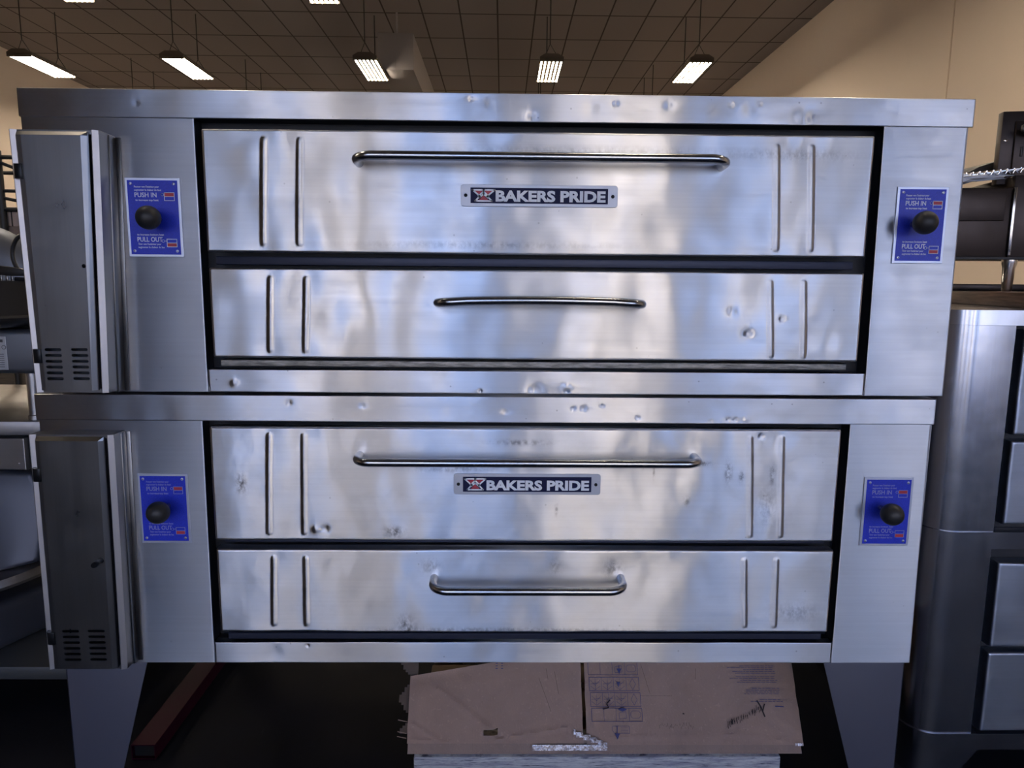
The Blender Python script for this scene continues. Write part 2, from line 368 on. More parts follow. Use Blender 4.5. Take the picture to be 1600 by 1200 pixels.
# ------------------------------------------------------------------ sheet with beads and dents
def axis_lines(a, b, step, fine):
    s = set([a, b]); k = a
    n_ = max(2, int((b - a) / step)); s |= set(a + (b - a) * i / n_ for i in range(n_ + 1))
    for f in (.0012, .0025, .004, .006, .009): s.add(a + f); s.add(b - f)
    for c, h, st in fine:
        u = c - h
        while u <= c + h:
            if a < u < b: s.add(u)
            u += st
    L = sorted(s); out = [L[0]]
    for v in L[1:]:
        if v - out[-1] > .0006: out.append(v)
    out[-1] = b
    return out
def sheet(x0, x1, z0, z1, y, th, ribs=(), dents=(), er=.004, bow=0, wv=0.0006, seed=0, step=.012, topx=None, botx=None):
    """pressed steel sheet facing -Y; ribs (xtop, xbot, zb, zt, halfwidth, height); dents (x, z, r, depth)"""
    bm = B()
    xs = axis_lines(x0, x1, step, [((r[0] + r[1]) / 2, r[4] + .016, .0016) for r in ribs] + [(d[0], d[2] * 1.5, d[2] / 4) for d in dents])
    zs = axis_lines(z0, z1, step, [(r[2], .012, .003) for r in ribs[:1]] + [(r[3], .012, .003) for r in ribs[:1]] + [(d[1], d[2] * 1.5, d[2] / 4) for d in dents])
    def h(x, z):
        v = 0
        for e in (x - x0, x1 - x, z - z0, z1 - z):
            if e < er: v -= er - math.sqrt(max(0, er * er - (er - e) ** 2))
        for xt, xb, zb, zt, hw, ht in ribs:
            c = xb + (xt - xb) * (z - zb) / (zt - zb); dz = max(zb + hw - z, z - (zt - hw), 0); d = math.hypot(x - c, dz) / hw
            if d < 1: v += ht * (math.cos(math.pi * d) + 1) / 2
            v -= .0009 * math.exp(-((x - c) / .03) ** 2 - (min(abs(z - zb), abs(z - zt)) / .03) ** 2)
        for dx, dz, r, dep in dents:
            q = ((x - dx) ** 2 + (z - dz) ** 2) / (r * r)
            if q < 9: v -= 1.0 * dep * math.exp(-q)
        v += wv * (mnoise.noise(Vector((x * 6 + seed, z * 4, seed))) * 2 + mnoise.noise(Vector((x * 17, z * 11 + seed, seed))) * .6)
        v += bow * (1 - ((x - (x0 + x1) / 2) / ((x1 - x0) / 2)) ** 2)
        return v
    def tx(x, z):
        if topx is None: return x
        u = (z - z0) / (z1 - z0); a = botx[0] + (topx[0] - botx[0]) * u; b = botx[1] + (topx[1] - botx[1]) * u
        return a + (b - a) * (x - x0) / (x1 - x0)
    G = [[bm.verts.new((tx(x, z), y - h(x, z), z)) for z in zs] for x in xs]
    nx, nz = len(xs), len(zs)
    for i in range(nx - 1):
        for j in range(nz - 1): bm.faces.new((G[i][j], G[i + 1][j], G[i + 1][j + 1], G[i][j + 1]))
    per = [G[i][0] for i in range(nx)] + [G[nx - 1][j] for j in range(1, nz)] + [G[i][nz - 1] for i in range(nx - 2, -1, -1)] + [G[0][j] for j in range(nz - 2, 0, -1)]
    back = [bm.verts.new((v.co.x, y + th, v.co.z)) for v in per]; m = len(per)
    for k in range(m): bm.faces.new((per[k], per[(k + 1) % m], back[(k + 1) % m], back[k]))
    bm.faces.new(back)
    return bm

# ------------------------------------------------------------------ oven parts
def handle(name, x0, x1, zm, zb, parent, yd=-.025, yb=-.085, r=.0092, bow=0, R=.032, lab=None):
    pts = [(x0, yd + .004, zm)]
    def bar(x): 
        u = (x - x0) / (x1 - x0); return zb + bow * (1 - (2 * u - 1) ** 2)
    k = 8
    pts.append((x0, yd - .006, zm + (zb - zm) * .1))
    for i in range(k + 1):
        a = i / k * math.pi / 2; pts.append((x0 + R * (1 - math.cos(a)), yb + R * (1 - math.sin(a)), zm + (zb - zm) * (.3 + .7 * i / k)))
    for i in range(1, 12): x = x0 + R + (x1 - x0 - 2 * R) * i / 12; pts.append((x, yb, bar(x) if bow else zb))
    for i in range(k, -1, -1):
        a = i / k * math.pi / 2; pts.append((x1 - R * (1 - math.cos(a)), yb + R * (1 - math.sin(a)), zm + (zb - zm) * (.3 + .7 * i / k)))
    pts.append((x1, yd - .006, zm + (zb - zm) * .1)); pts.append((x1, yd + .004, zm))
    bm = B(); tube(bm, pts, r, 20)
    return obj(name, bm, M['handle'], parent, angle=60)

def badge(x0, x1, z0, z1, y, parent, tilt=0):
    bm = B(); cx, cz = (x0 + x1) / 2, (z0 + z1) / 2; W, H = x1 - x0, z1 - z0
    # rounded plate
    pts = []; r = .006
    for (sx_, sz_, a0) in ((1, 1, 0), (-1, 1, 90), (-1, -1, 180), (1, -1, 270)):
        for k in range(5):
            a = math.radians(a0 + k * 22.5); pts.append((cx + sx_ * (W / 2 - r) + r * math.cos(a), y, cz + sz_ * (H / 2 - r) + r * math.sin(a)))
    prism(bm, pts, (0, -.003, 0), 0, .0006)
    yf = y - .0031
    ix0, ix1, iz0, iz1 = x0 + .0205, x1 - .0205, z0 + .0065, z1 - .0065
    box(bm, ix0, ix1, yf - .0002, yf + .001, iz0, iz1, 0, 1)
    # hourglass emblem
    hx, hw = ix0 + .027, .024; t, b = iz1 - .003, iz0 + .003; h_ = t - b; yl = yf - .0003
    P = lambda u, v: (hx + u * hw, b + v * h_)
    wd = .0042
    tri = lambda a, mi, yy: prism(bm, [(p[0], yy, p[1]) for p in a], (0, -.0004, 0), mi)
    tri([P(-.80, .86), P(-.06, .86), P(-.42, .52)], 3, yl); tri([P(.06, .86), P(.80, .86), P(.42, .52)], 3, yl); tri([P(-.42, .12), P(.42, .12), P(0, .5)], 3, yl)
    for a in ([P(-.98, .93), P(.98, .93), P(-.55, .06), P(.70, .06)], [P(.98, .93), P(.80, .93)], [P(-.98, .93), P(.70, .06)], [P(-.70, .06), P(.05, .06)]):
        pass
    strokes = [[P(-.95, .93), P(-.05, .93), P(.0, .80), P(.05, .93), P(.95, .93), P(.30, .42)], [P(-.95, .93), P(-.30, .42)], [P(-.42, .46), P(0, .80), P(.42, .46)], [P(-.32, .44), P(-.72, .06), P(.72, .06), P(.32, .44)], [P(-.36, .34), P(0, .60), P(.36, .34)]]
    for s_ in strokes: polyline_strip(bm, s_, wd * .75, yl, 2, .0005)
    add_text(bm, 'BAKERS PRIDE', ix0 + .052, iz0 + .0048, yl, .0295, 2, bold=.0013, ext=.0005, width=ix1 - ix0 - .057)
    for xx in (x0 + .0105, x1 - .0105): lathe(bm, [(.0001, -.0008), (.0036, -.0008), (.0038, .002)], (xx, yf - .0002, cz), 'Y', 16, 4)
    o = obj('name_badge', bm, [M['badge'], M['navy'], M['badgeletters'], M['red'], M['darkhole']], parent, loc=(cx, y, cz), smooth=False)
    o.rotation_euler = (0, tilt, 0)
    o['label'] = 'aluminium name badge with navy inlay'
    return o
M['badgeletters'] = mat('badge_letters', (.85, .87, .92), .5, 0)

def control_plate(x0, x1, z0, z1, kx, kz, parent, faded=False, lean=0, ky=-.05):
    bm = B(); y = -.0004
    box(bm, x0, x1, y - .003, y, z0, z1, .0006, 0)
    r = .0052; yf = y - .0031; box(bm, x0 + r, x1 - r, yf - .0003, yf, z0 + r, z1 - r, 0, 1)
    W = x1 - x0; H = z1 - z0; yt = yf - .0004; wm = 4 if faded else 2
    U = lambda u: x0 + u * W
    V = lambda v: z1 - v * H
    add_text(bm, "Pousser vers l'intérieur pour", U(.17), V(.125), yt, .0058, wm, width=W * .45, ext=.0002, bold=.00006)
    add_text(bm, "augmenter la chaleur du haut", U(.17), V(.165), yt, .0058, wm, width=W * .49, ext=.0002, bold=.00006)
    add_text(bm, "PUSH IN", U(.17), V(.243), yt, .0135, wm, width=W * .40, ext=.0002, bold=.0002)
    add_text(bm, "to increase top heat", U(.18), V(.292), yt, .0058, wm, width=W * .42, ext=.0002, bold=.00008)
    add_text(bm, "to increase bottom heat", U(.17), V(.728), yt, .0058, wm, width=W * .49, ext=.0002, bold=.00008)
    add_text(bm, "PULL OUT", U(.17), V(.805), yt, .0135, wm, width=W * .46, ext=.0002, bold=.0002)
    add_text(bm, "Tirer vers l'extérieur pour", U(.18), V(.848), yt, .0058, wm, width=W * .42, ext=.0002, bold=.00006)
    add_text(bm, "augmenter la chaleur du bas", U(.18), V(.888), yt, .0058, wm, width=W * .48, ext=.0002, bold=.00006)
    for (u0, u1, v0, v1, top) in ((.71, .89, .185, .285, True), (.71, .89, .772, .870, False)):
        a, b, c, d = U(u0), U(u1), V(v1), V(v0); m = (c + d) / 2
        polyline_strip(bm, [(a, c), (b, c), (b, d), (a, d), (a, c)], .0012, yt, wm, .0003); polyline_strip(bm, [(a, m), (b, m)], .0012, yt, wm, .0003)
        if top: box(bm, a + .0008, b - .0008, yt - .0004, yt, m + .0006, d - .0006, 0, 3)
        else: box(bm, a + .0008, b - .0008, yt - .0004, yt, c + .0006, m - .0006, 0, 3)
        cc = (a - (.0040 if top else .0080), (m + d) / 2); polyline_strip(bm, [(cc[0] + .0028 * math.cos(i * .524), cc[1] + .0028 * math.sin(i * .524)) for i in range(13)], .0009, yt, wm, .0003)
        if not top: polyline_strip(bm, [(cc[0] + .003, cc[1]), (a, cc[1])], .0009, yt, wm, .0003)
    p = obj('control_plate', bm, [M['platerim'], M['blue'], M['white'], M['red'], M['fadedwhite']], parent, loc=((x0 + x1) / 2, y, (z0 + z1) / 2), smooth=False)
    p['label'] = 'blue damper instruction plate'
    for u, v in ((.11, .075), (.89, .075), (.11, .925), (.89, .925)):
        bm = B(); lathe(bm, [(.0001, -.0022), (.0022, -.0018), (.0032, -.0006), (.0034, 0)], (U(u), yf, V(v)), 'Y', 14); lathe(bm, [(.0001, -.0026), (.0009, -.0025), (.001, -.0018)], (U(u), yf, V(v)), 'Y', 8, 1)
        obj('screw', bm, [M['screw'], M['darkhole']], p)
    bm = B(); R = .0242
    prof = [(.0065, ky * 0 - .002), (.0065, ky + R * .9 - .0)]
    tube(bm, [(kx, yf, kz), (kx, ky + R * .8, kz)], .0062, 16, 1)
    lathe(bm, [(max(.0001, R * math.sin(math.pi * i / 18)), ky - R * math.cos(math.pi * i / 18)) for i in range(19)], (kx, 0, kz), 'Y', 36)
    obj('knob', bm, [M['knob'], M['handle']], p, angle=80)
    return p

def quadbox(bm, L0, R0, L1, R1, z0, z1, y0, y1, bev=0, mi=0):
    """box whose left/right x differ at bottom (L0,R0) and top (L1,R1)"""
    return prism(bm, [(L0, y0, z0), (R0, y0, z0), (R1, y0, z1), (L1, y0, z1)], (0, y1 - y0, 0), mi, bev)

def loft(bm, sec, xb, xt, z0, z1, y, mi=0, w1=1, mid=()):
    """closed XY section extruded in z, origin moving from xb (bottom) to xt (top); last 10 mm chamfered back at the top"""
    A = [bm.verts.new((xb + a, y + b, z0)) for a, b in sec]; C = [bm.verts.new((xt + a * w1, y + b, z1)) for a, b in sec]; n_ = len(sec)
    for k in range(n_):
        f = bm.faces.new((A[k], A[(k + 1) % n_], C[(k + 1) % n_], C[k])); f.material_index = mi
    for q in (A, C): f = bm.faces.new(q); f.material_index = mi
    if mid:
        T = [bm.verts.new((xt + a * w1, y + max(b, -.006), z1 + .008)) for a, b in sec]
        for f in [f for f in bm.faces if set(f.verts) == set(C)]: bm.faces.remove(f)
        for k in range(n_):
            f = bm.faces.new((C[k], C[(k + 1) % n_], T[(k + 1) % n_], T[k])); f.material_index = mi
        bm.faces.new(T)
def side_box(parent, L0, R0, L1, R1, z0, z1, yn, lat, hz, slots, hole=None, ajar=0):
    fl = .012
    ip = lambda a0, a1, z: a0 + (a1 - a0) * (z - z0) / (z1 - z0)
    bm = B()
    # back box with return flanges around an opening
    quadbox(bm, L0, L0 + .004, L1, L1 + .004, z0, z1, yn, 0)
    quadbox(bm, R0 - .004, R0, R1 - .004, R1, z0, z1, yn, 0)
    quadbox(bm, L0, R0, L0 + 0 * L1, R0, z0, z0 + .004, yn, 0)
    quadbox(bm, L1, R1, L1, R1, z1 - .004, z1, yn, 0)
    loft(bm, [(0, .001), (0, -.006), (.0015, -.0065), (fl, -.0015), (fl, .001)], L0, L1, z0, z1, yn, 1)
    loft(bm, [(-fl, .001), (-fl, -.006), (-fl + .0015, -.0065), (0, -.001), (0, .001)], R0, R1, z0, z1, yn, 1)
    quadbox(bm, L0, R0, L0, R0, z0, z0 + .008, yn - .0012, yn + .001)
    quadbox(bm, L1, R1, L1, R1, z1 - .008, z1, yn - .0012, yn + .001)
    # overlapping rear sheet of the side
    quadbox(bm, R0 - .002, R0 + .0022, R1 - .002, R1 + .0022, z0 - .004, z1 - .002, yn * .45, -.0005, .0006)
    quadbox(bm, R0, R0 + .012, R1, R1 + .012, z0 - .004, z1 - .002, -.003, -.0005, .0006)
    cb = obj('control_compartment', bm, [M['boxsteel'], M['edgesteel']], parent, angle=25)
    # dark inside
    # door sheet with vent slots
    bm = B()
    dl0, dr0, dl1, dr1 = L0 + fl + .003, R0 - fl - .006, L1 + fl + .003, R1 - fl - .006
    wd_ = dr0 - dl0
    loft(bm, [(0, .002), (0, -.011), (.002, -.013), (.010, -.0136), (wd_ - .0095, -.0136), (wd_ - .0015, -.0075), (wd_, -.006), (wd_, .002)], dl0, dl1, z0 + .006, z1 - .012, yn, 0, w1=(dr1 - dl1) / wd_, mid=(4, 5))
    door = obj('compartment_door', bm, [M['boxsteel'], M['edgesteel']], cb, angle=50)
    cut = B()
    for (xa, za, wa) in slots:
        pts = []; rr = .0030
        for k in range(7): a = math.radians(-90 + k * 30); pts.append((xa + wa - rr + rr * math.cos(a), yn - .03, za + rr * math.sin(a)))
        for k in range(7): a = math.radians(90 + k * 30); pts.append((xa + rr + rr * math.cos(a), yn - .03, za + rr * math.sin(a)))
        prism(cut, pts, (0, .06, 0))
    if hole: lathe(cut, [(.0040, -.03), (.0040, .03)], (hole[0], yn, hole[1]), 'Y', 16)
    co = obj('cut', cut, M['black'], None, smooth=False)
    md = door.modifiers.new('b', 'BOOLEAN'); md.operation = 'DIFFERENCE'; md.object = co; md.solver = 'EXACT'
    bpy.context.view_layer.update()
    dg = bpy.context.evaluated_depsgraph_get(); nm = bpy.data.meshes.new_from_object(door.evaluated_get(dg))
    door.modifiers.clear(); door.data = nm; bpy.data.objects.remove(co)
    if len(nm.materials) == 0: nm.materials.append(M['boxsteel'])
    for p_ in nm.polygons: p_.use_smooth = False
    # added black plate, paints the dark inside behind the slots
    obj('slot_shade_plate', box(B(), min(L0, L1) + .006, min(R0, R1) - .006, yn + .006, yn + .010, z0 + .006, z1 - .006), M['black'], cb)
    for z in hz:
        x = ip(L0, L1, z); bm = B()
        box(bm, x - .001, x + .0085, yn - .006, yn - .001, z - .0145, z + .0145, .0008); box(bm, x + .011, x + .024, yn - .0175, yn - .0125, z - .0145, z + .0145, .0008)
        tube(bm, [(x + .0105, yn - .011, z - .0145), (x + .0105, yn - .011, z + .0145)], .0048, 12)
        box(bm, x + .010, x + .0145, yn - .0135, yn - .0105, z + .003, z + .005); 
        obj('hinge', bm, M['hinge'], cb)
    if lat:
        bm = B(); x, z = lat
        lathe(bm, [(.0001, -.030), (.0055, -.030), (.0065, -.028), (.0065, -.018), (.0052, -.016), (.0052, -.002), (.008, -.001), (.008, .001)], (x, yn - .012, z), 'Y', 20)
        obj('latch_knob', bm, M['hinge'], cb)
    return cb

def rib(xt, xb, zb, zt): return (xt, xb, zb, zt, .0095, .0021)

def deck(base, lab, P):
    X0, X1, Z0, Z1 = P['body']; t = empty('deck_oven', ((X0 + X1) / 2, .5, Z0), lab, 'pizza oven', 'stacked steel deck pizza ovens')
    xl, xr, zr, zt = P['xl'], P['xr'], P['zr'], P['zt']; D = 1.09
    # shell
    bm = B(); s = .012
    box(bm, X0, X0 + s, .003, D, Z0, Z1 - .002); box(bm, X1 - s, X1, .003, D, Z0, Z1 - .002); box(bm, X0 + s, X1 - s, .003, D, Z0, Z0 + s); box(bm, X0 + s, X1 - s, .003, D, Z1 - .014, Z1 - .002); box(bm, X0 + s, X1 - s, D - s, D, Z0 + s, Z1 - .014)
    obj('shell', bm, M['sidesteel'], t)
    # black front frame plate and recess
    bm = B(); box(bm, xl - .03, xr + .03, .045, .05, Z0 + s, Z1 - .016)
    box(bm, xl - .03, xl - .004, .004, .045, Z0 + s, Z1 - .016); box(bm, xr + .004, xr + .03, .004, .045, Z0 + s, Z1 - .016)
    box(bm, xl - .004, xr + .004, .004, .045, Z0 + s, zr - .002); box(bm, xl - .004, xr + .004, .004, .045, zt + .001, Z1 - .016)
    obj('inner_frame', bm, M['black'], t)
    bm = B(); box(bm, P['div'][0], P['div'][1], P['div'][4], .044, P['div'][2], P['div'][3], .002)
    obj('divider_bar', bm, M['bluesteel'], t)
    bm = sheet(P['sill'][0], P['sill'][1], P['sill'][2], P['sill'][3], -.006, .048, er=.002, wv=.0005)
    o = obj('door_sill', bm, M['grime'] if P['grimy'] else M['bluesteel'], t)
    if P['grimy']: o['label'] = 'grimy grey sill under lower door'
    # front panels
    bm = sheet(X0 + .001, xl, Z0, zt + .002, 0, .003, er=.0022, wv=.0003, seed=3, step=.03, topx=(P['bodyLt'], P['pl'][0]), botx=(P['bodyLb'], P['pl'][1])); obj('left_panel', bm, M['panel'], t)
    bm = sheet(xr, X1 - .001, Z0, zt + .002, 0, .003, er=.0022, wv=.0003, seed=5, step=.03, topx=(P['pr'][0], P['bodyRt']), botx=(P['pr'][1], P['bodyRb'])); obj('right_panel', bm, M['panel'], t)
    bm = sheet(P['pl'][1] + .001, P['pr'][1] - .001, Z0, zr, 0, .02, dents=P['raildents'], er=.0025, wv=.0008, seed=P['seed'] + 8); obj('bottom_rail', bm, M['cap'], t)
    bm = sheet(P['cap'][0], P['cap'][1], zt, Z1, -.0055, .0045, dents=[(a, b, c, d * .6) for a, b, c, d in P['capdents']], er=.002, wv=.0007, seed=P['seed'])
    box(bm, P['cap'][0] + .001, P['cap'][1] - .001, -.0035, D, Z1 - .0016, Z1, .0004); obj('top_trim', bm, M['cap'], t)
    for k, dd in enumerate(P['doors']):
        x0, x1, z0, z1 = dd['r']
        bm = sheet(x0, x1, z0, z1, -.025, .03, ribs=dd['ribs'], dents=dd['dents'], er=.0045, wv=.0016, seed=P['seed'] * 3 + k * 7 + 1, step=.009)
        d = obj('door', bm, M['door'] if P['grimy'] else M['door_lower'], t, angle=50)
        handle('door_handle', *dd['h'], parent=d, bow=dd.get('bow', 0))
        if 'badge' in dd: badge(*dd['badge'], -.0255, d, dd.get('tilt', 0))
    for a in P['plates']: control_plate(*a[:6], t, faded=a[6])
    side_box(t, *P['box'])
    return t

def slotset(c1, c2, dz, zt, w):
    return [(c, zt - i * dz + (0 if c == c1 else .0005), w) for c in (c1, c2) for i in range(6)]
rnd = random.Random(3)
def dl(lst): return lst
U = dict(body=(-.972, 1.0085, 1.049, 1.680), xl=-.6155, xr=.830, zr=1.100, zt=1.6235, seed=1, bodyLt=-.972, bodyLb=-.972, bodyRt=1.0068, bodyRb=1.0102,
  pl=(-.6150, -.6161), pr=(.8273, .8321), cap=(-.9725, 1.0145), grimy=True,
  div=(-.588, .788, 1.3255, 1.3435, .006), sill=(-.584, .785, 1.1075, 1.1215),
  capdents=[(.085, 1.636, .006, .0028), (.085, 1.637, .014, .0010), (.655, 1.640, .017, .004), (.672, 1.634, .008, -.003), (.26, 1.662, .006, .0018), (.21, 1.652, .014, .0012), (.37, 1.66, .008, .0015), (.50, 1.662, .006, .002), (.54, 1.655, .012, .0012), (-.04, 1.668, .005, .002), (.56, 1.665, .005, .0018), (-.73, 1.652, .006, .0004), (-.70, 1.650, .03, .0008), (.0, 1.66, .01, .0008), (.45, 1.65, .02, .0010)],
  raildents=[(.1, 1.058, .012, .003), (.17, 1.062, .010, -.003), (-.56, 1.07, .007, -.0015), (-.02, 1.055, .004, .002), (.17, 1.056, .006, .004)],
  plates=[(-.7660, -.6510, 1.3402, 1.5034, -.698, 1.4179, False), (.8670, .9765, 1.3407, 1.5015, .9045, 1.4227, False)],
  box=(-.9464, -.7985, -.9536, -.780, 1.0565, 1.586, -.06, None, (1.504, 1.134), slotset(-.9165, -.8625, .0121, 1.1478, .034), (-.823, 1.3185)),
  doors=[dict(r=(-.593, .798, 1.3512, 1.5995), ribs=[rib(-.464, -.4745, 1.362, 1.587), rib(-.391, -.400, 1.362, 1.587), rib(.5935, .606, 1.359, 1.584), rib(.667, .679, 1.359, 1.584)], dents=[(-.5, 1.585, .03, .0012), (.62, 1.59, .02, .0018), (.40, 1.44, .06, .0012)],
              h=(-.270, .479, 1.5335, 1.5400), badge=(-.061, .2662, 1.4490, 1.4935), tilt=.0),
         dict(r=(-.5925, .799, 1.1282, 1.3185), ribs=[rib(-.462, -.470, 1.137, 1.305), rib(-.387, -.395, 1.137, 1.305), rib(.598, .609, 1.132, 1.306), rib(.670, .679, 1.132, 1.306)], dents=[(.557, 1.188, .009, .003), (.52, 1.235, .010, .001), (.628, 1.22, .006, .002), (.61, 1.25, .05, .0022), (-.34, 1.22, .04, .002), (.72, 1.17, .03, .0015)],
              h=(-.108, .319, 1.2480, 1.2525), bow=.004)])
L = dict(body=(-.992, .9925, .4115, 1.0435), xl=-.634, xr=.8055, zr=.4635, zt=.9855, seed=4, bodyLt=-.991, bodyLb=-.9915, bodyRt=.9895, bodyRb=.994,
  pl=(-.6325, -.6355), pr=(.806, .8054), cap=(-.9935, .9935), grimy=False,
  div=(-.600, .770, .704, .714, .004), sill=(-.600, .775, .474, .489),
  capdents=[(-.44, 1.028, .006, .0016), (-.28, 1.022, .006, .002), (.035, 1.010, .005, .002), (.185, 1.018, .005, .0025), (.207, 1.018, .006, .003), (.25, 1.024, .004, .002), (.53, .995, .005, .0025), (.545, .995, .005, .0025), (.57, .996, .006, -.002), (.33, .998, .004, .002), (-.11, 1.01, .02, .0008), (.49, .99, .005, .0015)],
  raildents=[(-.42, .455, .004, .0015), (-.50, .44, .02, .0012), (.0, .44, .03, .001)],
  plates=[(-.7830, -.6720, .7042, .8650, -.7187, .7911, True), (.8483, .9599, .7024, .8638, .8901, .7928, True)],
  box=(-.9836, -.8125, -.981, -.804, .4245, .963, -.045, (-.8454, .6850), (.8767, .5037), slotset(-.943, -.8865, .0135, .5205, .037), None),
  doors=[dict(r=(-.6095, .7765, .7193, .9763), ribs=[rib(-.479, -.489, .729, .967), rib(-.404, -.411, .729, .967), rib(.574, .587, .726, .967), rib(.645, .655, .726, .967)], dents=[(-.385, .745, .008, -.0022), (-.365, .746, .009, .002), (.60, .962, .008, .002), (.63, .95, .025, .0015), (-.26, .935, .03, .001)],
              h=(-.283, .4515, .9150, .9143), badge=(-.078, .2467, .8280, .8752), tilt=.0),
         dict(r=(-.6085, .7800, .5014, .6985), ribs=[rib(-.480, -.487, .513, .686), rib(-.409, -.413, .513, .686), rib(.577, .587, .510, .684), rib(.6495, .655, .510, .684)], dents=[(-.16, .66, .03, .001), (.30, .655, .03, .0015)],
              h=(-.1225, .2985, .6325, .6277))])
upper = deck('u', 'upper steel deck oven, stacked on the other and nearest the ceiling', U)
lower = deck('l', 'lower steel deck oven standing on tapered grey legs', L)
# four legs on the lower oven
for sx_ in (-1, 1):
    for rear in (0, 1):
        xo = -.9875 if sx_ < 0 else .9872; xi_t = -.7965 if sx_ < 0 else .7925; xi_b = -.908 if sx_ < 0 else .9135
        y0 = .010 if not rear else 1.07; dy = .003 if not rear else -.003
        bm = B(); prism(bm, [(xo, y0, 0), (xi_b, y0, 0), (xi_t, y0, .4115), (xo, y0, .4115)], (0, dy, 0), 0, .0008)
        ye_t, ye_b = (y0 + .19, y0 + .075) if not rear else (y0 - .19, y0 - .075)
        prism(bm, [(xo, y0, 0), (xo, ye_b, 0), (xo, ye_t, .4115), (xo, y0, .4115)], (-sx_ * .003, 0, 0), 0, .0008)
        box(bm, min(xo, xi_t), max(xo, xi_t), min(y0, ye_t), max(y0, ye_t), .406, .4115, .001)
        obj('leg', bm, M['leg'], lower)

# ------------------------------------------------------------------ red steel tube on the floor
M['redpaint'] = mat('dark_red_paint', (.028, .001, .010), .6, 0, .1)
M['tubeinside'] = mat('tube_inside', (.006, .006, .006), .8)
bm = B(); x0, x1, y0, y1, z0, z1, th = -.972, -.907, .222, 1.6, 0.0005, .044, .003
for q in ((x0, x1, z0, z0 + th), (x0, x1, z1 - th, z1), (x0, x0 + th, z0 + th, z1 - th), (x1 - th, x1, z0 + th, z1 - th)): box(bm, q[0], q[1], y0, y1, q[2], q[3], .0006)
box(bm, x0 + th, x1 - th, y0 + .012, y0 + .016, z0 + th, z1 - th, 0, 1)
o = obj('steel_tube', bm, [M['redpaint'], M['tubeinside']], loc=(-.94, .9, 0), smooth=False)
tagp(o, 'dark red rectangular steel tube lying on the black floor behind the left leg', 'steel tube')

# ------------------------------------------------------------------ flattened carton leaning on pallet
def cardmat(name, a, b, dirty=.5):
    m = mat(name, a, .85); n = N(m)
    fl = n.noise((230, 230, 3), 1, 2, .6); cl = n.noise((1, 1, 1), 9, 6, .7, .5); dots = n.ramp(n.noise((1, 1, 1), 120, 2), .62, .72)
    c = n.mix(n.ramp(cl, .3, .75), tuple(a), tuple(b)); c = n.mix(n.math('MULTIPLY', dots, .25), c, tuple(min(1, x * 1.5) for x in a))
    st = n.ramp(n.noise((90, 90, 5), 1.1, 5, .75, .3), .66, .80); c = n.mix(n.math('MULTIPLY', st, dirty), c, (.03, .02, .018))
    n.link(c, n.p.inputs['Base Color']); n.link(n.bump(fl, .5, .0015, n.bump(cl, .4, .004)), n.p.inputs['Normal']); return m
M['card'] = cardmat('brown_cardboard', (.33, .225, .18), (.26, .18, .145))
M['cardedge'] = cardmat('cardboard_edge', (.28, .20, .165), (.22, .16, .135), .15)
M['cardside'] = cardmat('cardboard_dark', (.10, .075, .06), (.07, .05, .04), .3)
M['ink'] = mat('blue_ink', (.05, .055, .16), .8)
M['scuff'] = mat('dirt_scuff', (.03, .022, .022), .9)
M['tape'] = mat('clear_tape', (.62, .62, .68), .18, 0, 1)
n = N(M['tape']); n.link(n.ramp(n.noise((1, 1, 1), 90, 5, .7, 1), .42, .62, (.25, .18, .15, 1), (.85, .85, .95, 1)), n.p.inputs['Base Color']); n.link(n.bump(n.noise((1, 1, 1), 120, 3), .8, .003), n.p.inputs['Normal'])
LY, LZ, LS = .10, .125, 1.6
ln = math.hypot(1, LS)
def LP(x, s, off=0):
    """point on the leaning plane: s = distance up the slope, off = out towards the viewer"""
    return Vector((x, LY + s / ln - off * LS / ln, LZ + s * LS / ln + off / ln))
def lean_sheet(x0, x1, s0, s1, off, th, hole=None, creases=(), seed=0, cut=None, topf=None):
    bm = B(); nx = int((x1 - x0) / .006); ns = max(2, int((s1 - s0) / .006)); G = []
    for i in range(nx + 1):
        row = []
        for j in range(ns + 1):
            x = x0 + (x1 - x0) * i / nx; s = s0 + ((topf(x) if topf else s1) - s0) * j / ns
            d = .0016 * mnoise.noise(Vector((x * 14 + seed, s * 14, 0))) + .0007 * mnoise.noise(Vector((x * 60, s * 30, seed)))
            for (ax, as_, bx, bs, hgt, wd) in creases:
                vx, vs = bx - ax, bs - as_; L2 = vx * vx + vs * vs; u = max(0, min(1, ((x - ax) * vx + (s - as_) * vs) / L2))
                q = math.hypot(x - ax - u * vx, s - as_ - u * vs); d += 1.7 * hgt * math.exp(-(q / wd) ** 2)
            dx = .0015 * mnoise.noise(Vector((s * 30, seed, 3))) if i in (0, nx) else 0
            row.append(bm.verts.new(LP(x + dx, s, off + d)))
        G.append(row)
    for i in range(nx):
        for j in range(ns):
            x = x0 + (x1 - x0) * (i + .5) / nx; s = s0 + (s1 - s0) * (j + .5) / ns
            if hole and hole[0] < x < hole[1] and hole[2] < s < hole[3]: continue
            if cut and cut(x, s): continue
            bm.faces.new((G[i][j], G[i + 1][j], G[i + 1][j + 1], G[i][j + 1]))
    bmesh.ops.delete(bm, geom=[v for v in bm.verts if not v.link_faces], context='VERTS')
    r = bmesh.ops.extrude_face_region(bm, geom=list(bm.faces)); nv = [g for g in r['geom'] if isinstance(g, bmesh.types.BMVert)]
    dv = LP(0, 0, -th) - LP(0, 0, 0); bmesh.ops.translate(bm, verts=nv, vec=dv)
    return bm
ct = empty('flattened_carton', (.3, .1, .115), 'creased brown flattened carton with blue printed pictograms, under the lower oven', 'cardboard')
SM = .27
